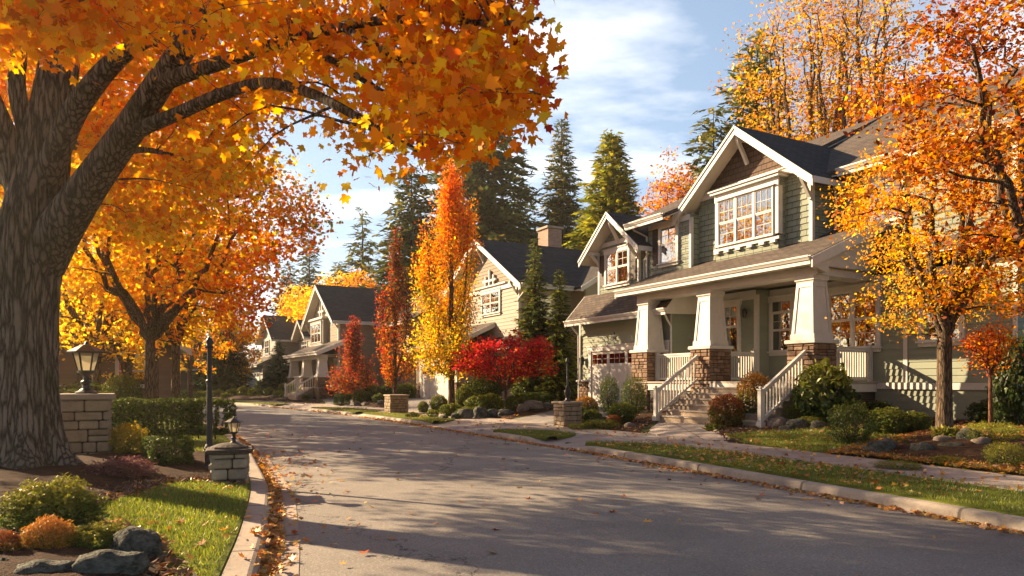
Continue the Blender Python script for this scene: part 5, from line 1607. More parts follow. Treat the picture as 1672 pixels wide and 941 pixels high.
# ---------------------------------------------------------------- tall background trees on the right
fd = ([(.09, .12, .04), (.12, .14, .045), (.27, .23, .06)], [1, .8, .55])
conifer('massive dark fir rising behind the scarlet tree top', at(785, 72, .5), 36, 9.0, 81, fd, 'fir_tree', .62, .32, 1.5, 1.7, levels=62, gap=.05)
conifer('dark fir with thin left boughs behind the wine red tree', at(672, 66, .5), 21.5, 5.6, 82, ([DGRN, (.10, .11, .03), (.24, .20, .045)], [.8, .8, .6]), 'fir_tree', .62, .3, 1.4, 1.6, levels=52, gap=.06)
conifer('tall narrow fir with a sharp tip behind the brick chimney', at(917, 74, .5), 28.8, 4.7, 83, ([(.09, .12, .04), (.13, .14, .05), (.30, .23, .07)], [.8, .9, .7]), 'fir_tree', .75, .2, 1.15, 1.7, levels=62, gap=.02)
conifer('yellow green pyramidal cedar between the chimney and the sage house', at(998, 56, .5), 21.0, 3.9, 84, ([(.30, .30, .035), (.46, .42, .045), (.14, .17, .035)], [1, .9, .4]), 'cedar_tree', .66, -.05, 1.1, 2.1, levels=70, bulge=.25)
conifer('smaller yellow green cedar leaning on the taller cedar', at(958, 58, .5), 15, 2.8, 85, ([(.30, .30, .035), (.40, .36, .04), (.11, .13, .03)], [1, .9, .4]), 'cedar_tree', .66, -.05, 1.1, 1.9, levels=54, bulge=.25)
conifer('thin dark fir alone against the sky above the taupe roof', at(592, 82, .5), 21.5, 4.6, 86, fd, 'fir_tree', .75, .25, 1.4, 1.3, levels=36, gap=.22)
conifer('tall dark fir behind the bare orange trees at the sage roof', at(1236, 58, .5), 30.0, 6.3, 87, ([(.12, .13, .03), (.20, .18, .035), (.07, .085, .025)], [1, .8, .6]), 'fir_tree', .6, .25, 1.5, 1.5, levels=56, gap=.08)
conifer('leaning ragged pine left of the bare orange trees', at(1165, 56, .5), 23.0, 4.6, 88, ([(.13, .14, .03), (.24, .21, .035), (.07, .085, .025)], [1, .8, .6]), 'pine_tree', .42, .1, 1.5, 1.4, levels=40, gap=.18)
conifer('dark fir filling the gap behind the beige house roof', at(850, 82, .5), 25, 5.6, 89, fd, 'fir_tree', .65, .3, 1.5, 1.5, levels=46, gap=.03)
conifer('dark fir behind the orange trees of the taupe house', at(555, 92, .5), 17, 4.8, 90, fd, 'fir_tree', .65, .3, 1.5, 1.4, levels=38, gap=.03)
oc = ([(.60, .36, .03), (.62, .30, .025), (.60, .20, .015), (.34, .24, .04)], [.6, 1, .6, .5])
for (px, d, cz, rx, rz, lab, sd, n, hl, fk) in (
        (1310, 46, 19.5, 5.2, 10.5, 'tall half bare orange tree with upright limbs behind the sage gable', 91, 330, .22, 8.0),
        (1390, 44, 19.5, 4.8, 10.5, 'tall half bare orange tree nearest the sage roof ridge', 92, 280, .24, 8.0)):
    bb = at(px, d)
    broadleaf(lab, bb, fk, (bb[0], bb[1], cz), (rx, rx, rz), .30, sd, oc, n=n, per=34, size=.20, limbs=13, spread=.6, holes=hl, name='poplar_tree', shell=.3)
for (px, d, cz, rx, rz, lab, sd) in ((1190, 52, 12.0, 3.2, 4.6, 'broad olive gold tree left of the bare poplars above the sage gable', 111), (1330, 47, 13.0, 5.2, 5.4, 'dense low golden tree under the bare poplars behind the sage roof', 112)):
    bb = at(px, d)
    broadleaf(lab, bb, 6.0, (bb[0], bb[1], cz), (rx, rx, rz), .26, sd, ([(.15, .16, .03), (.23, .22, .03), (.48, .31, .03), (.50, .22, .02)], [1, .9, .7, .35] if px < 1250 else [.4, .6, .9, .7]), n=230, per=48, size=.19, limbs=9, spread=.55, flat=.5, holes=.2, name='oak_tree', shell=.4)
bb = at(1105, 50); broadleaf('small rusty orange tree top over the sage roof slope', bb, 6, (bb[0], bb[1], 13.0), (2.6, 2.6, 4.6), .25, 93, ([(.55, .20, .06), ORG, (.40, .22, .04)], [1, .6, .6]), n=150, per=26, size=.22, limbs=7, spread=.4, holes=.14, shell=.3)
bb = at(1470, 40); broadleaf('deep orange tree over the right end of the sage roof', bb, 6, (bb[0], bb[1], 14.5), (4.0, 4.0, 7), .35, 94, ([ORG, RORG, GOLD], [1, .6, .6]), n=220, per=26, size=.24, limbs=7, spread=.5, holes=.14, shell=.3)
for (px, d, hh, r, lab, sd) in ((532, 76, 12.6, 3.4, 'golden tree glowing left of the taupe house roof', 95), (590, 74, 12.8, 3.2, 'orange tree glowing above the taupe house roof', 96), (500, 84, 13.0, 3.4, 'golden tree between the grey roof and the taupe roof', 97)):
    bb = at(px, d)
    broadleaf(lab, bb, 5, (bb[0], bb[1], hh - 4.5), (r, r, 4.8), .25, sd, ([YEL, GOLD, ORG], [.8, 1, .4] if sd != 96 else [.2, .8, 1]), n=170, per=40, size=.28, limbs=6, spread=.5, holes=.1)
bb = at(393, 66); broadleaf('thin olive orange tree beside the grey garage at the bend', bb, 1.6, (bb[0], bb[1], 4.2), (1.7, 1.7, 2.7), .1, 98, ([OLV, GOLD, ORG, BRONZE], [.7, .7, .5, .5]), n=120, per=34, size=.2, limbs=6, spread=.35, holes=.16)

# ---------------------------------------------------------------- near right trees
rb = np.array(gz(1542, 712))
def tint_gold(rng, P):
    px = CX + P[:, 0] / P[:, 1] * F; py = HZ - (P[:, 2] - CZ) / P[:, 1] * F
    n = np.array([noise.noise(Vector(p * 1.1)) for p in P])
    wo = np.clip((440 - py) / 170 + .6 * n, .08, 1.3); wl = np.clip((py - 380) / 240 - .5 * n, .02, .7); wr = np.clip((px - 1480) / 300 + (300 - py) / 300 + .3 * n, .0, 1)
    return pick(rng, [YEL, GOLD, ORG, RORG, OLV], np.stack([.3 + 0 * n, .95 + 0 * n, wo * .8 + .1, wr * .4, wl], 1), len(P), .16)
rc = rb + [.2, .1, 4.5]
broadleaf('golden orange tree with pale sunlit trunk in the near right bed', rb, 2.2, rc, (2.6, 2.3, 2.3), .155, 101, None, n=290, per=58, size=.068, tm=T_LEAF, limbs=10, spread=.22, holes=.32, tint=tint_gold, shell=.35, flat=.4, name='ornamental_tree', bark=BARK, zmin=rb[2] + 2.0)
def tint_redr(rng, P):  # leaf tints darkened to put the crown's shaded side into the colour
    n = np.array([noise.noise(Vector(p * .9)) for p in P]); z = (P[:, 2] - 3) / 5
    return pick(rng, [(.52, .25, .02), (.46, .15, .012), (.36, .075, .010), (.24, .05, .012), (.16, .035, .012)], np.stack([np.clip(.9 - .5 * z + .5 * n, .05, 1.4), .8 + 0 * n, .3 + .4 * z - .3 * n, .25 + .4 * z - .5 * n, .15 + .25 * z + 0 * n], 1).clip(.02), len(P), .17)
xb = (8.75, 10.8, H(8.75, 10.8))
broadleaf('red orange tree leaning in from the right edge of the view', xb, 1.9, (8.75, 10.9, 5.7), (3.15, 3.0, 3.2), .15, 102, None, n=330, per=62, size=.088, tm=T_LEAF, limbs=10, spread=.25, holes=.26, flat=.42, tint=tint_redr, shell=.35, name='ornamental_tree', zmin=2.5)
sb = np.array(gz(1617, 706))
broadleaf('thin sapling with sparse orange leaves at the right', sb, 1.18, sb + [0, 0, 1.72], (.62, .6, .55), .038, 103, ([ORG, RORG, GOLD, RED], [1, .7, .4, .3]), n=130, per=12, size=.062, tm=T_LEAF, limbs=8, spread=.09, holes=.05, name='sapling', bark=BARK_RED, shell=.3, zmin=sb[2] + 1.15)
# ---------------------------------------------------------------- shrubs
SHR = {}
def shrub_proto(key, seed, n, size, tm, cols, w, top=None, boxy=0.0, stem=True, upright=.5, rough=.22, name='shrub', mat=None, shell=.62, tipcol=None, open_=0.0, flat=1.0):
    """unit shrub: 1 wide, 1 tall, foot at the origin; parts foliage and stem"""
    rng = np.random.default_rng(seed)
    v = unit(rng.normal(0, 1, (n, 3)))
    q = (shell + (1 - shell) * rng.random(n) ** .6)[:, None]
    if boxy:
        m = np.abs(v).max(1, keepdims=True); vb = v / m; v2 = v * (1 - boxy) + vb * boxy * .86
    else:
        v2 = v
    k = np.array([1 + rough * noise.noise(Vector(a * 2.1) + Vector((seed, 0, 0))) + rough * .7 * noise.noise(Vector(a * 5.3) + Vector((0, seed, 0))) + .06 * noise.noise(Vector(a * 12)) for a in v])[:, None]
    P = v2 * q * k * np.array([.5, .5, .5 * flat]) * (1 - .06 * boxy) + np.array([0, 0, .5])
    if open_:
        keep = np.array([noise.noise(Vector(p * 6) + Vector((seed, 2, 2))) < .45 - open_ for p in P])
        P, v = P[keep], v[keep]
    P[:, 2] = np.maximum(P[:, 2], .02)
    m = len(P)
    nrm = unit(v * .5 + rng.normal(0, .6, (m, 3)) + np.array([0, 0, .35]))
    tip = unit(v * .8 + rng.normal(0, .55, (m, 3)) + np.array([0, 0, upright]))
    tint = pick(rng, cols, w, m, .2)
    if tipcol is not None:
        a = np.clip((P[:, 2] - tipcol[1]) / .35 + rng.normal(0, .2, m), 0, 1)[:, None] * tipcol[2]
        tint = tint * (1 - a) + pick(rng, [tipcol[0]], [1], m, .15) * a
    e = bpy.data.objects.new(name, None); COL.objects.link(e)
    leaf_mesh('foliage', tm, P, size * (.65 + .7 * rng.random(m)), nrm, tip, tint, mat or SHRUBLEAF, e)
    w_ = MB()
    for i in range(9 if stem else 5):
        a = rng.random() * 6.28; r = .10 + .28 * rng.random()
        w_.tube([(.02 * math.cos(a), .02 * math.sin(a), -.06), (r * .5 * math.cos(a), r * .5 * math.sin(a), .3), (r * math.cos(a + .3), r * math.sin(a + .3), .72)], [.022, .014, .006], 4)
    w_.build('stem', BARK_FAR, e, True)
    SHR[key] = [e, False]
    return e
def shrub(key, label, loc, w, hgt, rz=None, cat='shrub', group=None, dw=None):
    e, used = SHR[key]
    rz = random.random() * 6.28 if rz is None else rz
    sc = (w, dw or w, hgt)
    if used:
        return dup(e, label, loc, rz, sc, group)
    SHR[key][1] = True
    e.location = loc; e.rotation_euler = (0, 0, rz); e.scale = sc
    return tag(e, label, cat, group)
G1, G2, G3, YG = (.065, .10, .018), (.11, .145, .022), (.04, .06, .016), (.28, .27, .035)
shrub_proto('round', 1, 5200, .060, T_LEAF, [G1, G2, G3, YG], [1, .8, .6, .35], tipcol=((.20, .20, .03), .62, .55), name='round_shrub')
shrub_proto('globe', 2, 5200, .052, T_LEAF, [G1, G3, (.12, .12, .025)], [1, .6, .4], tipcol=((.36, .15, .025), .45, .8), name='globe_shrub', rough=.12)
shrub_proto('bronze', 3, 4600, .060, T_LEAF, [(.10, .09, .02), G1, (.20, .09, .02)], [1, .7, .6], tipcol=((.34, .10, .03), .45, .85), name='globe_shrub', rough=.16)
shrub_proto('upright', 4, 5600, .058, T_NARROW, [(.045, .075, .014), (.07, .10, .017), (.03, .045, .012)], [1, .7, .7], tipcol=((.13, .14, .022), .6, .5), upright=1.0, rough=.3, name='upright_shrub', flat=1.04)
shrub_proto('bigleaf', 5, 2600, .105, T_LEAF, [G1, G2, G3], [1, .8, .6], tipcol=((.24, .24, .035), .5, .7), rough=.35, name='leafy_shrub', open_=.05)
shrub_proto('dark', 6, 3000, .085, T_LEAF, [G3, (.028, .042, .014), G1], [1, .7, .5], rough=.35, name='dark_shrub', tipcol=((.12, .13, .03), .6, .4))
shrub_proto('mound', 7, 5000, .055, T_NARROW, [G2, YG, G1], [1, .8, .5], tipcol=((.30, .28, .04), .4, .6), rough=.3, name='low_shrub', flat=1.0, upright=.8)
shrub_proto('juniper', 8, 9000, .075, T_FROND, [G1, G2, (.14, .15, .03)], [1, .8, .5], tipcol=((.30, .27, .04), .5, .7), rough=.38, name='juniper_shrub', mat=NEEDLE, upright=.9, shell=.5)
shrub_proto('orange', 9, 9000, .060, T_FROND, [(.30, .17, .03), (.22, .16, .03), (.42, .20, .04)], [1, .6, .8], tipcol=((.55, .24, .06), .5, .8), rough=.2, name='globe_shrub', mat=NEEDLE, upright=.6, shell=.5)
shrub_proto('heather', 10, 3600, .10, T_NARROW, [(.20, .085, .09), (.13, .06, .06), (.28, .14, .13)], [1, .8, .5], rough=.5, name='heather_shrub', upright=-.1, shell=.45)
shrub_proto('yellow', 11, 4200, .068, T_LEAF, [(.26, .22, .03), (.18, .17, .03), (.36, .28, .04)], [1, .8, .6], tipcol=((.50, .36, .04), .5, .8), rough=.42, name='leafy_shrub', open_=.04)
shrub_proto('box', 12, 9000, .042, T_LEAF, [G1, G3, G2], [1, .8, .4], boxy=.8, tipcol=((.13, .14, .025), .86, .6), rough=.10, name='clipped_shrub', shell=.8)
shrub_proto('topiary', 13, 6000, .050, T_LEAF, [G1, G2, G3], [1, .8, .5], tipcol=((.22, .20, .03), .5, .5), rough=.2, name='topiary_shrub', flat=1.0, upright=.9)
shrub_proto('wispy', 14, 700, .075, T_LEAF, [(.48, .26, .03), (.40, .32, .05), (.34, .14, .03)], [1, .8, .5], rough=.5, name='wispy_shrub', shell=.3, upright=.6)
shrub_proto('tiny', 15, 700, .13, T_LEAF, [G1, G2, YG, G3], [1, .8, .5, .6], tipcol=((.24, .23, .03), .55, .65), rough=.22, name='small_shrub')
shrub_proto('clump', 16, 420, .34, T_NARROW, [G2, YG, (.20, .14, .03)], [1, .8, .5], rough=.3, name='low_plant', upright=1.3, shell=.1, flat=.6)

def S(key, label, px, py, wpx, hpx, cat='shrub', group=None, deep=1.0, sink=.03):
    p = G(px, py); k = p.y / F
    return shrub(key, label, (p.x, p.y + wpx * k * .35, p.z - sink), wpx * k, hpx * k, None, cat, group, wpx * k * deep)

# near left bed
S('juniper', 'large feathery yellow green juniper mound at the foot of the old maple', 52, 888, 150, 108, sink=.05)
S('orange', 'small round orange tipped conifer shrub among the near boulders', 60, 918, 82, 76)
S('juniper', 'low spreading green juniper between the orange globe and the boulders', 138, 912, 105, 62, sink=.06)
S('bronze', 'bit of bronze shrub cut by the left picture edge', -4, 925, 50, 62)
S('heather', 'drooping purple brown heather clump on the mulch before the stone lamp pillar', 176, 790, 100, 42)
S('yellow', 'loose yellow leaved bush against the stone lamp pillar', 194, 752, 62, 60)
S('yellow', 'thin yellow sprigs spreading across the face of the lamp pillar', 140, 748, 56, 30)
S('box', 'compact clipped dark green box bush before the long hedge', 259, 772, 92, 66, cat='hedge', deep=.9)
S('topiary', 'cone shaped green topiary behind the long hedge', 190, 700, 62, 92)
S('dark', 'dark bush between the old maple trunk and the lamp pillar', 95, 745, 70, 80)
S('dark', 'broad dark shrub mass behind the lamp lantern', 120, 690, 120, 64)
S('round', 'low yellow green bush behind the hedge left of the orange tree trunk', 222, 686, 46, 28)
S('round', 'low rounded bush between the orange tree trunk and the kerb', 280, 678, 42, 26)
S('round', 'small rounded bush right of the orange tree trunk', 309, 676, 34, 24)
S('mound', 'low golden planting far along the left kerb', 240, 666, 60, 16)
# near right yard
S('bronze', 'low bronze red globe shrub before the front steps', 1192, 702, 60, 60)
S('globe', 'taller orange topped globe shrub before the front steps', 1240, 694, 62, 88)
S('bigleaf', 'bright leafy shrub beside the front stair railing', 1360, 694, 92, 100)
S('dark', 'big dark leafy shrub at the porch corner right of the balustrade', 1478, 682, 96, 132)
S('upright', 'rounded fine leaved shrub on the lawn edge nearest the sidewalk', 1403, 730, 74, 72)
S('round', 'low dark green shrub just right of the lawn edge shrub', 1462, 712, 68, 48)
S('round', 'small shrub between the low dark shrub and the golden tree trunk', 1503, 706, 48, 36)
S('wispy', 'wispy yellow shrub behind the low shrubs at the porch corner', 1506, 678, 52, 42)
S('wispy', 'tall bare stemmed orange shrub behind the golden tree trunk', 1568, 684, 52, 92)
S('mound', 'low yellow green cushion below the bright leafy shrub', 1330, 700, 44, 22)
S('mound', 'low yellow cushion at the right foot of the stair railing', 1302, 692, 42, 34)
S('mound', 'broad low green shrub at the foot of the sapling', 1640, 728, 88, 40)
S('mound', 'low shrub on leaf litter at the right picture edge', 1655, 766, 60, 46)
S('dark', 'dark low shrub behind the sapling against the house base', 1640, 694, 74, 42)
S('dark', 'tall dark shrub added at the right picture edge to cover the sage house end wall', 1672, 698, 66, 150)  # added to cover the bluish, sky-lit end wall
S('dark', 'dark low shrub under the porch corner', 1440, 690, 52, 36)
S('clump', 'low grassy clump beside the golden tree roots', 1556, 722, 44, 32)
S('clump', 'small ivy like clump at the walk edge below the bronze globe', 1166, 706, 26, 18)
S('mound', 'low groundcover tuft on leaf litter beside the boulders', 1560, 760, 60, 16)
S('mound', 'leafy groundcover patch nearest the sidewalk on the litter bed', 1480, 768, 74, 16)
# bed at the garage of the near house
S('upright', 'left of two upright green shrubs before the white garage door', 996, 676, 34, 62)
S('upright', 'right of two upright green shrubs before the white garage door', 1037, 680, 42, 66)
S('globe', 'golden brown mound beside the small stone pillar', 958, 682, 42, 36)
S('round', 'rounded green shrub in the bed below the upright shrubs', 1018, 694, 48, 38)
S('round', 'small dark shrub left in the bed below the upright shrubs', 968, 694, 36, 26)
S('mound', 'low yellow green groundcover at the corner of bed and walk', 985, 702, 66, 18)
S('bronze', 'little bronze shrub in the bed by the front walk', 1004, 698, 28, 22)
S('mound', 'low groundcover by the small stone pillar', 946, 702, 40, 12)
S('upright', 'slim green shrub on the porch between the two left columns', 1124, 660, 26, 92)
# far rows
def row(group, key, items):
    for lab, px, py, w, hh in items:
        S(key, lab, px, py, w, hh, group=group)
g2_ = 'low shrubs in the rock bed of the beige house'
row(g2_, 'round', [('dark round shrub right of the flame tree trunk in the rock bed', 775, 672, 34, 26), ('wide yellow topped shrub below the crimson maple', 797, 676, 52, 34),
                   ('round shrub right of the crimson maple stem', 842, 674, 40, 30), ('shrub before the beige garage door', 716, 674, 30, 30), ('little dark globe left of the flame tree trunk', 690, 674, 18, 20),
                   ('tall dark shrub left of the crimson maple stem', 790, 662, 64, 52), ('shrub tucked against the flame tree trunk', 757, 668, 30, 40), ('pale green shrub before the shorter spruce', 868, 660, 62, 48),
                   ('low shrub in front of the rocks left of the flame tree', 735, 680, 38, 22), ('flat shrub among rocks below the dark round shrub', 764, 682, 44, 18), ('shrub at the driveway end of the rock bed', 912, 660, 30, 30)])
row(g2_, 'tiny', [('grassy tuft left end of the rock bed', 672, 682, 24, 10), ('tiny shrub beside the leftmost rocks of the bed', 706, 682, 20, 14), ('bright tuft between the middle rocks', 750, 684, 22, 12)])
S('box', 'long dark clipped hedge behind the crimson maple', 868, 668, 74, 30, cat='hedge', deep=.5)
g3_ = 'clipped shrubs before the taupe house'
row(g3_, 'round', [('round shrub below the small crimson tree', 570, 652, 32, 28), ('wide golden shrub right of the small crimson tree', 607, 655, 38, 26), ('golden shrub left of the wine red tree trunk', 636, 651, 30, 28),
                   ('grey green shrub by the drive before the taupe porch', 586, 659, 26, 22), ('dark shrub at the dark side wall of the taupe house', 662, 651, 34, 26), ('shrub nearest the square stone planter', 617, 660, 22, 18)])
S('box', 'square clipped golden hedge block by the taupe house drive', 556, 663, 28, 22, cat='hedge')
g4_ = 'small rounded shrubs along the bed at the bend'
xs = [(412, 649, 22, 16, 'low rounded shrub left end of the bed at the bend'), (424, 645, 22, 24, 'dark shrub before the grey garage corner'), (437, 648, 20, 16, 'yellow round shrub left of the blue spruce foot'), (447, 644, 24, 20, 'dark shrub under the blue spruce'),
      (452, 651, 22, 14, 'round golden shrub in front of the blue spruce'), (462, 646, 20, 22, 'tall shrub right of the blue spruce foot'), (468, 652, 20, 15, 'little golden ball shrub right of the blue spruce'), (477, 648, 24, 22, 'dark round shrub before the left porch pier'),
      (486, 653, 20, 18, 'golden ball shrub before the left porch pier'), (494, 648, 22, 22, 'dark shrub between the left and middle porch piers'), (500, 655, 22, 12, 'flat golden shrub at the taupe house drive'), (395, 648, 20, 18, 'dark shrub by the thin olive tree'), (378, 648, 22, 14, 'golden shrub by the thin olive tree')]
for px, py, w, hh, lab in xs:
    S('tiny', lab, px, py, w, hh, group=g4_)
for px, py, w, hh, lab in [(352, 650, 22, 14, 'dark shrub below the spreading conifer'), (333, 650, 20, 12, 'golden shrub left of the black lamp post across the road'), (318, 652, 26, 14, 'low shrub in front of the bungalow porch'), (300, 650, 22, 14, 'shrub before the bungalow wall'), (272, 652, 26, 12, 'golden shrub far beyond the bend'), (366, 651, 18, 10, 'little golden shrub right of the black lamp post across the road')]:
    S('tiny', lab, px, py, w, hh, group='shrubs before the far bungalow')

# long clipped hedge: one leafy slab along a path
def hedge(label, pts, wd, hgt, seed, n):
    P0 = [Vector(p) for p in pts]; rng = np.random.default_rng(seed)
    c = P0[0]; e = thing('hedge', label, 'hedge', (c.x, c.y, H(c.x, c.y)), 0)
    cur = catmull([(p.x, p.y) for p in P0], .1); L = len(cur)
    tg = np.gradient(cur, axis=0); tg /= np.linalg.norm(tg, axis=1, keepdims=True); nn = np.stack([-tg[:, 1], tg[:, 0]], 1)
    i = rng.integers(0, L, n); a = rng.uniform(0, math.pi * 2, n)
    x = np.cos(a); y = np.sin(a); m = np.maximum(np.abs(x), np.abs(y)) ** .8; x = x / m; y = y / m
    s = 1 - .28 * rng.random(n) ** 1.6
    endf = np.minimum(1, np.minimum(i, L - 1 - i) / 4.0) ** .5
    k = np.array([1 + .10 * noise.noise(Vector((cur[j, 0] * 1.6, cur[j, 1] * 1.6, q * 2))) + .05 * noise.noise(Vector((cur[j, 0] * 5, cur[j, 1] * 5, q * 6))) for j, q in zip(i, y)])
    off = x * wd / 2 * s * k * np.maximum(endf, .25); zz = hgt * (.5 + .5 * y * s * k * (.8 + .2 * endf))
    X = cur[i] + nn[i] * off[:, None]
    hz = height(X[::40]).mean()
    P = np.stack([X[:, 0] - c.x, X[:, 1] - c.y, zz], 1)
    v = np.stack([nn[i, 0] * x, nn[i, 1] * x, y], 1)
    nrm = unit(v * .5 + rng.normal(0, .6, (n, 3)) + [0, 0, .3]); tip = unit(v * .6 + rng.normal(0, .6, (n, 3)) + [0, 0, .5])
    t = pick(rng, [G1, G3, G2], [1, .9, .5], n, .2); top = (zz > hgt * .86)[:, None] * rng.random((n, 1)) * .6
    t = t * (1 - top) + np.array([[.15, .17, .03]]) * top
    leaf_mesh('foliage', T_LEAF, P, .062 * (.6 + .8 * rng.random(n)), nrm, tip, t, SHRUBLEAF, e)
    w = MB()
    for j in range(3, L - 3, 5):
        q = cur[j] - np.array([c.x, c.y]); w.tube([(*q, -.1), (*(q + rng.normal(0, .06, 2)), hgt * .5), (*(q + rng.normal(0, .12, 2)), hgt * .82)], [.025, .016, .008], 4)
    w.build('stem', BARK_FAR, e, True)
    return e
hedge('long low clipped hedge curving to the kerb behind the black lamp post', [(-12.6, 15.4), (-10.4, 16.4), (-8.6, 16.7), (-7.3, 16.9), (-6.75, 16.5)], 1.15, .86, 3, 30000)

# ---------------------------------------------------------------- boulders
def rock_mesh(seed, mat):
    mb = MB(); n, m = 22, 14
    for i in range(m + 1):
        th = math.pi * i / m
        for k in range(n):
            a = 2 * math.pi * k / n
            v = Vector((math.sin(th) * math.cos(a), math.sin(th) * math.sin(a), math.cos(th)))
            c = max(abs(v.x), abs(v.y), abs(v.z)) ** .45
            r = (1 / c) * .5 * (1 + .26 * noise.noise(v * 1.2 + Vector((seed * 7, 0, 0))) + .14 * noise.noise(v * 2.6 + Vector((0, seed, 0))) + .05 * noise.noise(v * 7)) * .92
            mb.v.append((v.x * r, v.y * r, v.z * r + .30))
    for i in range(m):
        for k in range(n):
            k2 = (k + 1) % n
            mb.f.append((i * n + k, (i + 1) * n + k, (i + 1) * n + k2, i * n + k2))
    o = mb.build('boulder', mat, None, True)
    return o
ROCKS = [[rock_mesh(s, BOULDER if s % 3 else BOULDER2), False] for s in range(6)]
def R(label, px, py, wpx, hpx, k=0, rz=None, group='boulders edging the beds', deep=.8):
    p = G(px, py); s = p.y / F
    o, used = ROCKS[k]
    if used:
        o = o.copy(); COL.objects.link(o)
    ROCKS[k][1] = True
    o.location = (p.x, p.y + wpx * s * deep * .3, p.z - .05 * hpx * s - .02); o.rotation_euler = (0, 0, random.random() * 6.28 if rz is None else rz)
    o.scale = (wpx * s * 1.05, wpx * s * deep, hpx * s * 1.2)
    return tag(o, label, 'boulder', group)
R('big green grey boulder, middle of the near left rocks', 166, 956, 112, 66, 4, .3, deep=.8)
R('smooth grey boulder by the lawn, rightmost of the near left rocks', 212, 914, 74, 60, 5, 1.0, deep=.9)
R('flat grey boulder cut by the bottom edge, leftmost large rock', 55, 962, 92, 54, 4, .4, deep=1.0)
R('small dark boulder between the two lowest near rocks', 118, 955, 52, 40, 5, 2)
R('rounded grey stone at the left picture edge under the bronze shrub', -2, 945, 34, 40, 1, 2.2)
R('biggest grey boulder beside the sidewalk in the right bed', 1450, 742, 48, 30, 1, .5)
R('small grey boulder left of the biggest right bed boulder', 1424, 741, 26, 18, 2)
R('mossy round boulder on leaf litter before the golden tree', 1512, 744, 34, 26, 4)
R('flat stone below the golden tree roots', 1562, 737, 46, 18, 5)
R('tan stone leaning by the golden tree roots', 1548, 728, 34, 20, 0)
R('pointed grey stone between golden tree and sapling', 1588, 727, 36, 34, 2)
R('tan block right of the pointed grey stone', 1606, 732, 30, 22, 3)
R('flat grey stone behind the sapling foot', 1596, 688, 50, 20, 4)
R('long low stone behind the sapling towards the house', 1640, 686, 50, 16, 1)
R('grey boulder at the right foot of the front steps', 1308, 702, 36, 22, 2)
R('grey green boulder below the bright leafy shrub', 1338, 702, 30, 18, 1)
R('tan boulder beside the globe shrubs', 1272, 700, 32, 22, 0)
R('little stone on mulch under the stair railing', 1286, 706, 26, 14, 5)
R('pale stone between shrubs in the bed by the front walk', 1030, 700, 18, 12, 3)
R('dark boulder beside the small stone pillar', 952, 692, 26, 22, 4)
R('stone in the middle of the garage bed', 990, 692, 20, 14, 5)
for i, (px, py, w, hh, k, lab) in enumerate([(760, 684, 26, 20, 2, 'upright grey rock beside the flame tree trunk'), (783, 683, 30, 22, 1, 'rounded grey rock below the yellow topped shrub'), (806, 681, 26, 16, 4, 'low grey rock right of the yellow topped shrub'), (826, 680, 36, 14, 5, 'long flat rock below the crimson maple stem'),
                                             (853, 675, 24, 18, 3, 'tan rock right of the crimson maple stem'), (872, 671, 38, 20, 0, 'large tan rock at the driveway edge'), (893, 668, 30, 12, 1, 'flat rock at the driveway end nearest the garage'), (742, 684, 16, 12, 5, 'small dark rock left of the flame tree trunk'), (724, 684, 16, 8, 2, 'little rock left end of the rock bed'),
                                             (583, 662, 12, 8, 3, 'pale rock beside the golden hedge block'), (596, 663, 14, 8, 0, 'tan rock below the grey green shrub'), (625, 661, 26, 9, 1, 'flat rock before the wide golden shrub'), (470, 654, 12, 7, 0, 'pale rock among the ball shrubs at the bend'), (446, 652, 12, 7, 3, 'pale rock before the blue spruce'), (511, 654, 16, 7, 5, 'flat rock at the foot of the taupe house steps')]):
    R(lab, px, py, w, hh, k)

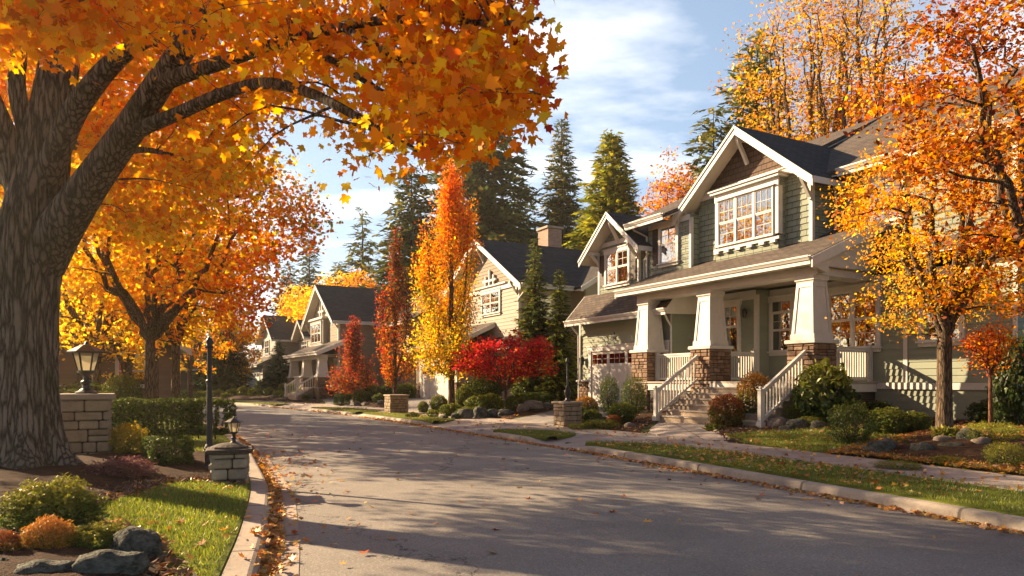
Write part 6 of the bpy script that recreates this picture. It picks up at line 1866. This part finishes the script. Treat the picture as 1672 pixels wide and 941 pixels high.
# ---------------------------------------------------------------- stone pillars and lamps
def pillar(name, label, loc, rz, w, hgt, stone, cap, seed, capw=.07, capt=.1, big=1.0, group=None):
    e = thing(name, label, 'stone pillar', loc, rz, group)
    c = MB().box(-w / 2 + .03, w / 2 - .03, -w / 2 + .03, w / 2 - .03, -.2, hgt - capt); c.build('pillar_core', MORTAR, e)
    s = MB(); rng = random.Random(seed); k = w / 2
    for (p, q) in (((-1, -1), (1, -1)), ((1, -1), (1, 1)), ((1, 1), (-1, 1)), ((-1, 1), (-1, -1))):
        stonework(s, (p[0] * k, p[1] * k), (q[0] * k, q[1] * k), -.1, hgt - capt, rng, .11 * big, .20 * big, .16 * big, .38 * big, .05, .016)
    s.build('stone', stone, e)
    m = MB().chbox(-k - capw, k + capw, -k - capw, k + capw, hgt - capt, hgt, .016); m.build('cap', cap, e)
    return e
def lantern(name, label, loc, s, rz=0.0, group=None):
    """hexagonal post-top lantern on a turned foot; s = height"""
    e = thing(name, label, 'lantern', loc, rz, group)
    f = MB(); f.lathe([(.30, 0), (.30, .03), (.20, .06), (.12, .10), (.10, .16), (.15, .20), (.15, .23), (.09, .26), (.09, .33), (.17, .37), (.23, .40), (.23, .43)], n=20)
    f.v = [(x * s * .62, y * s * .62, z * s) for x, y, z in f.v]; f.build('foot', BLACK, e, False)
    c = MB(); n = 6; lo, hi, zl, zh = .22, .36, .43, .78
    for k in range(n):
        a = 2 * math.pi * k / n + .52; ca, sa = math.cos(a), math.sin(a)
        c.beam((lo * ca, lo * sa, zl), (hi * ca, hi * sa, zh), .035, .035)
    c.lathe([(lo + .03, zl - .015), (lo + .03, zl + .012)], n=n, rot=.52); c.lathe([(hi + .02, zh - .012), (hi + .02, zh + .015)], n=n, rot=.52)
    c.v = [(x * s * .62, y * s * .62, z * s) for x, y, z in c.v]; c.build('cage', BLACK, e)
    g = MB()
    for k in range(n):
        a, b = 2 * math.pi * k / n + .52, 2 * math.pi * (k + 1) / n + .52
        g.poly([(lo * math.cos(a), lo * math.sin(a), zl), (lo * math.cos(b), lo * math.sin(b), zl), (hi * math.cos(b), hi * math.sin(b), zh), (hi * math.cos(a), hi * math.sin(a), zh)])
    g.v = [(x * s * .60, y * s * .60, z * s) for x, y, z in g.v]; g.build('glass', LAMPGLASS, e)
    r = MB(); r.lathe([(.52, .775), (.52, .80), (.30, .875), (.16, .92), (.07, .94), (.04, .955), (.06, .97), (.03, .985), (.0, 1.0)], n=6, rot=.52)
    r.v = [(x * s * .62, y * s * .62, z * s) for x, y, z in r.v]; r.build('roof', BLACK, e)
    return e
p1 = G(121, 751); p1.y += .35
pillar('stone_pillar', 'tall pale sandstone pillar with flat cap beside the old maple trunk', p1, .50, .74, 1.13, STONE_WARM, CAPSTONE, 2, .08, .1, 1.1)
lantern('pillar_lantern', 'large black lantern with frosted panes on the tall stone pillar', (p1.x, p1.y, p1.z + 1.13), .93)
p2 = G(362, 793); p2.y += .28
pillar('stone_pillar', 'short grey stone pillar with dark cap by the kerb', p2, .36, .48, .50, STONE_GREY, CAPDARK, 6, .075, .06, .9)
d_ = MB().lathe([(.26, 0), (.25, .03), (.17, .06), (.10, .075), (.0, .08)], n=18); do_ = d_.build('cap_dome', CAPDARK, [o for o in COL.objects if o.name.startswith('stone_pillar')][-1]); do_.location = (0, 0, .5)
lantern('pillar_lantern', 'small dark lantern on the short kerbside pillar', (p2.x + .06, p2.y, p2.z + .56), .40)
def post(label, loc, hgt, r, head=False, name='lamp_post', cat='lamp post'):
    e = thing(name, label, cat, loc)
    m = MB(); m.lathe([(r * 2.2, -.1), (r * 2.2, .10), (r * 1.5, .16), (r * 1.5, .34), (r * 1.9, .38), (r * 1.1, .46), (r, .6), (r * .9, hgt * .72), (r * 1.25, hgt * .725), (r * 1.25, hgt * .74), (r * .85, hgt * .75), (r * .75, hgt)], n=14); m.build('pole', BLACK, e, False)
    k = MB(); k.lathe([(r * 1.3, hgt), (r * 1.5, hgt + .02), (r * .8, hgt + .05), (r * 1.3, hgt + .1), (r * .9, hgt + .15), (0, hgt + .19)], n=14); k.build('finial', BLACK, e, True)
    return e
p3 = G(342, 772); post('slim black lamp post standing behind the short stone pillar', p3, 1.98, .045)
p4 = G(928, 698); p4.y += .3
pillar('stone_pillar', 'small brown stone pillar at the driveway corner of the sage house', p4, .5, .66, .82, STONE_WARM, CAPSTONE, 11, .06, .07)
def bulb_post(label, loc, hgt):
    e = thing('lamp_post', label, 'lamp post', loc)
    m = MB(); m.lathe([(.13, 0), (.13, .03), (.07, .06), (.06, .14), (.11, .24), (.12, .34), (.06, .42), (.09, .46), (.035, .50), (.033, hgt)], n=14); m.build('pole', BLACK, e, True)
    k = MB(); k.lathe([(.05, hgt), (.08, hgt + .03), (.04, hgt + .08), (.06, hgt + .13), (0, hgt + .18)], n=12); k.build('finial', BLACK, e, True)
    return e
bulb_post('short black post with bulbous foot on the driveway pillar', (p4.x, p4.y, p4.z + .82), 1.25)
p5 = G(645, 675); p5.y += .4
pillar('stone_planter', 'square brown stone block beside the road below the wine red tree', p5, .5, .86, .86, STONE_WARM, CAPSTONE, 12, .05, .07)
# far lamp posts down the street and a sidewalk sign post
for px, d, lab in ((262, 62, 'thin dark lamp post far down the left side'), ):
    b = at(px, d); post(lab, b, 3.2, .06)

# ---------------------------------------------------------------- fallen leaves, grass, mulch chips
rng = np.random.default_rng(77)
def ground_z(P):
    """height of whatever surface lies at P (r/l offsets decide)"""
    r, l = RC.dist(P), LC.dist(P)
    z = height(P)
    z = np.where((r > .17) & (r < 2.0), .182, z); z = np.where((r >= 2.0) & (r < 3.5), .16, z); z = np.where((r > 3.5), z + .045, z)
    z = np.where((l > .33) & (l < .57), .14, z); z = np.where(l > .57, z + .03, z)
    z = np.where((r < 0) & (l < 0), .03, z); z = np.where((l > 0) & (l < .33), .006, z); z = np.where((r <= .17) & (r > 0), .13, z)
    z = np.where((r < 0) & (r > -1.2), .012, z); z = np.where((l < 0) & (l > -1.2), .022, z)
    return z
LP = []; LS = []
def add_leaves(P, size):
    LP.append(P); LS.append(size * (.55 + .8 * rng.random(len(P))))
def along(curve, y0, y1, r0, r1, n, size, clump=True, fall=1.0):
    a = rng.uniform(curve.at_y(y0), curve.at_y(y1), n * 3)
    if clump:
        k = np.array([noise.noise(Vector((q * .7, 1.7, 0))) + .6 * noise.noise(Vector((q * 2.3, 5, 0))) for q in a]); a = a[k > rng.uniform(-.7, .6, len(a))]
    a = a[:n]; u = rng.random(len(a)) ** fall
    P = np.array([curve.pt(q, r0 + (r1 - r0) * w) for q, w in zip(a, u)]); add_leaves(P, size)
along(LC, 3.5, 12, .315, .15, 1600, .05, False, 1.6); along(LC, 12, 28, .32, .10, 900, .07, False, 1.5); along(LC, 3.5, 14, .3, .0, 140, .055, False)
along(LC, 3.5, 16, .04, -.9, 190, .06, True, 2.0); along(LC, 3.5, 25, -.3, -4.5, 150, .07, False)
along(LC, 4, 13, .60, 2.8, 330, .07, True); along(LC, 3.5, 9, .34, .56, 40, .07)
along(RC, 4, 26, -.02, -.20, 2600, .05, False, 1.4); along(RC, 3, 26, -.2, -1.2, 200, .06, True, 2.2); along(RC, 26, 45, 0, -.25, 500, .09, True)
along(RC, 3, 16.5, .2, 1.95, 950, .055, True); along(RC, 3, 20, 2.0, 3.5, 260, .06, True); along(RC, 16, 50, .2, 3.4, 350, .08, True)
def scatter_poly(poly, n, size, clump=1.0):
    lo, hi = poly.min(0), poly.max(0); P = rng.uniform(lo, hi, (n * 4, 2)); P = P[inside(poly, P)]
    if clump:
        k = np.array([noise.noise(Vector((p[0] * 1.1, p[1] * 1.1, 4))) for p in P]); P = P[k > rng.uniform(-.9, .5, len(P))]
    add_leaves(P[:n], size)
for i, (n, s) in enumerate(((0, 0), (0, 0), (500, .06), (350, .055), (5200, .062), (150, .06), (260, .06), (500, .08), (0, 0), (150, .08), (0, 0), (250, .09), (1600, .06), (500, .055))):
    if n:
        scatter_poly(PATCHES[i][1], n, s)
_a = rng.uniform(RC.at_y(4), RC.at_y(13.2), 20000); _r = 3.5 + 4.2 * rng.random(20000) ** 1.25
_P = np.array([RC.pt(x, y) for x, y in zip(_a, _r)]); add_leaves(_P[inside(PATCHES[4][1], _P)], .058)
_n = np.array([(-8.2, 8.0), (-6.3, 7.0), (-3.6, 8.3), (-3.4, 10.6), (-4.6, 12.6), (-7.4, 12.4)]); _k = len(LP); scatter_poly(_n, 1100, .058)
for _i in range(_k, len(LP)):
    _q = inside(PATCHES[12][1], LP[_i]); LP[_i] = LP[_i][_q]; LS[_i] = LS[_i][_q]
P = np.vstack(LP); s = np.concatenate(LS)
q = len(P); z = ground_z(P) + .006 + .012 * rng.random(q)
P3 = np.column_stack([P, z])
nrm = unit(np.array([0, 0, 1.0]) + rng.normal(0, .38, (q, 3))); tip = rng.normal(0, 1, (q, 3)) * [1, 1, .2]
T_CURL = T_MAPLE.copy(); T_CURL[:, 2] = .5 * (T_MAPLE[:, 0] ** 2) + .3 * T_MAPLE[:, 1] ** 2 - .02
kind(leaf_mesh('fallen_leaves', T_CURL, P3, s * 1.25, nrm, tip, pick(rng, [(.52, .22, .04), (.62, .30, .05), (.45, .13, .03), (.36, .17, .06), (.66, .42, .10), (.42, .28, .16)], [1, .9, .7, .7, .5, .4], q, .22), DRYLEAF), 'stuff')

# grass blades where the turf is near
def blades(P, hgt, name='grass'):
    n = len(P); z = ground_z(P) - .012
    k = np.array([noise.noise(Vector((p[0] * 2.0, p[1] * 2.0, 9))) for p in P])
    c = pick(rng, [(.17, .21, .022), (.25, .28, .03), (.12, .16, .02), (.32, .30, .05)], [1, .9, .6, .25], n, .2) * (1 + .35 * k[:, None])
    hz = hgt * (.55 + .8 * rng.random(n))
    tip = unit(np.array([0, 0, 1.0]) + rng.normal(0, .38, (n, 3))); nr = unit(rng.normal(0, 1, (n, 3)) * [1, 1, .2])
    o = leaf_mesh(name, T_BLADE, np.column_stack([P, z]), hz, nr, tip, c.clip(.01, .9), GRASSBLADE)
    return kind(o, 'stuff')
def strip_blades(curve, y0, y1, r0, r1, dens, ok=None):
    a0, a1 = curve.at_y(y0), curve.at_y(y1); n = int((a1 - a0) * abs(r1 - r0) * dens)
    a = rng.uniform(a0, a1, n); r = rng.uniform(r0, r1, n)
    P = np.array([curve.pt(x, y) for x, y in zip(a, r)])
    return P
beds = [PATCHES[12][1], PATCHES[13][1]]
P = strip_blades(LC, 4.0, 14, .60, 3.4, 2300)
for b in beds:
    P = P[~inside(b, P)]
dcam = np.hypot(P[:, 0], P[:, 1]); P = P[rng.random(len(P)) < np.clip(9.0 / dcam, 0, 1) ** 1.2]
blades(P, .050)
P = strip_blades(LC, 14, 24, .60, 1.5, 700); blades(P, .05)
out = []
for (a0, a1, prof) in GRASS_SPOTS:
    n = int((a1 - a0) * 1.8 * (1500 if a0 < RC.at_y(10) else 700))
    n = min(n, 42000)
    a = rng.uniform(a0, a1, n); keep = rng.random(n) < np.clip(11.0 / np.maximum(np.interp(a, RC.a, RC.p[:, 1]), 5), .15, 1); a = a[keep]
    for q in a:
        pr = prof(q, (q - a0) / (a1 - a0)); out.append(RC.pt(q, rng.uniform(pr[0][0], pr[-1][0])))
P = np.array(out); P = P[P[:, 1] > 3]
blades(P, .046)
pl = PATCHES[2][1]; lo, hi = pl.min(0), pl.max(0); P = rng.uniform(lo, hi, (36000, 2)); P = P[inside(pl, P)]; blades(P, .055)

# chips of bark on the near beds
CP = []
for i, n in ((12, 12000), (13, 3600), (4, 4200), (3, 2600), (6, 1200)):
    pl = PATCHES[i][1]; lo, hi = pl.min(0), pl.max(0); Q = rng.uniform(lo, hi, (n * 3, 2)); CP.append(Q[inside(pl, Q)][:n])
Q = rng.uniform(_n.min(0), _n.max(0), (16000, 2)); CP.append(Q[inside(PATCHES[12][1], Q) & inside(_n, Q)])
P = np.vstack(CP); n = len(P)
kind(leaf_mesh('mulch_litter', T_NARROW, np.column_stack([P, ground_z(P) + .012 + .02 * rng.random(n)]), .10 * (.5 + rng.random(n)), unit(np.array([0, 0, 1.0]) + rng.normal(0, .6, (n, 3))), rng.normal(0, 1, (n, 3)) * [1, 1, .3], pick(rng, [(.10, .05, .03), (.06, .032, .02), (.18, .095, .055), (.34, .21, .13)], [1, .8, .7, .5], n, .2), DRYLEAF), 'stuff')
# ---------------------------------------------------------------- light, sky, camera
SUN_AZ, SUN_EL = math.radians(-60), math.radians(24)     # azimuth from +Y towards +X
ts = Vector((math.sin(SUN_AZ) * math.cos(SUN_EL), math.cos(SUN_AZ) * math.cos(SUN_EL), math.sin(SUN_EL)))
ld = bpy.data.lights.new('sun', 'SUN'); ld.energy = 5.0; ld.angle = math.radians(.5); ld.color = (1.0, .74, .45)
lo = bpy.data.objects.new('sun', ld); COL.objects.link(lo); lo.rotation_euler = ts.to_track_quat('Z', 'Y').to_euler(); lo.location = (-20, 10, 30)

wd = bpy.data.worlds.new('World'); SC.world = wd; wd.use_nodes = True
nt = wd.node_tree; nt.nodes.clear()
out = nt.nodes.new('ShaderNodeOutputWorld')
sky = nd(nt, 'ShaderNodeTexSky', sky_type='NISHITA', sun_disc=False, sun_elevation=SUN_EL, sun_rotation=SUN_AZ, altitude=100, air_density=1.0, dust_density=.5, ozone_density=1.0)
tc = nt.nodes.new('ShaderNodeTexCoord')
sx = nd(nt, 'ShaderNodeSeparateXYZ', {0: tc.outputs['Generated']})
zc = nd(nt, 'ShaderNodeMath', {0: sx.outputs[2], 1: 0.0}, operation='MAXIMUM').outputs[0]
zz = nd(nt, 'ShaderNodeMath', {0: zc, 1: 0.16}, operation='ADD').outputs[0]
px = nd(nt, 'ShaderNodeMath', {0: sx.outputs[0], 1: zz}, operation='DIVIDE').outputs[0]
py = nd(nt, 'ShaderNodeMath', {0: sx.outputs[1], 1: zz}, operation='DIVIDE').outputs[0]
cv = nd(nt, 'ShaderNodeCombineXYZ', {0: px, 1: py, 2: 0.0}).outputs[0]
mp = nd(nt, 'ShaderNodeMapping', {'Vector': cv, 'Scale': (.9, 1.5, 1), 'Rotation': (0, 0, .5), 'Location': (1.3, .4, 0)}).outputs[0]
w1 = noise_tex(nt, mp, 1.15, 7, .56)
cl = ramp(nt, w1, [(.47, 0.0), (.70, 1.0)])
view_lift = ramp(nt, nd(nt, 'ShaderNodeMath', {0: sx.outputs[1], 1: .5, 2: .5}, operation='MULTIPLY_ADD').outputs[0], [(.70, .0), (.97, 1.0)])   # brightens only the sky in view, so the fill light stays low
clm = nd(nt, 'ShaderNodeMath', {0: nd(nt, 'ShaderNodeMath', {0: cl, 1: .75, 2: .0}, operation='MULTIPLY_ADD').outputs[0], 1: view_lift}, operation='MULTIPLY').outputs[0]
haz = nd(nt, 'ShaderNodeMath', {0: view_lift, 1: .30}, operation='MULTIPLY').outputs[0]
col = mixc(nt, clm, mixc(nt, haz, sky.outputs[0], (6.4, 8.4, 11.0)), (15.0, 14.3, 13.4))
bg = nd(nt, 'ShaderNodeBackground', {'Color': col, 'Strength': .042})
nt.links.new(bg.outputs[0], out.inputs[0])

cd = bpy.data.cameras.new('camera'); cam = bpy.data.objects.new('camera', cd); COL.objects.link(cam)
cam.location = (0, 0, CZ); cam.rotation_euler = (math.pi / 2, 0, 0)
cd.sensor_width = 36; cd.lens = 36 * F / 1672; cd.shift_y = (HZ - 470.5) / 1672; cd.clip_end = 4000; cd.clip_start = .05
SC.camera = cam
SC.view_settings.view_transform = 'Standard'; SC.view_settings.look = 'None'
SC.view_settings.exposure = 1.87; SC.view_settings.gamma = 1.0; SC.view_settings.use_curve_mapping = False
SC.render.film_transparent = False
SC.cycles.max_bounces = 8; SC.cycles.diffuse_bounces = 3; SC.cycles.transmission_bounces = 4; SC.cycles.transparent_max_bounces = 12
SC.cycles.use_denoising = True

# golden air: one box of thin even haze round the whole street
hb = MB().box(-1600, 1600, -450, 2100, -1.2, 36)
m_, nt_, out_ = new_mat('air')
v_ = nd(nt_, 'ShaderNodeVolumePrincipled', {'Color': (1.0, .90, .74, 1), 'Density': .00042, 'Anisotropy': .6})
nt_.links.new(v_.outputs[0], out_.inputs['Volume'])
kind(hb.build('haze', m_), 'stuff')
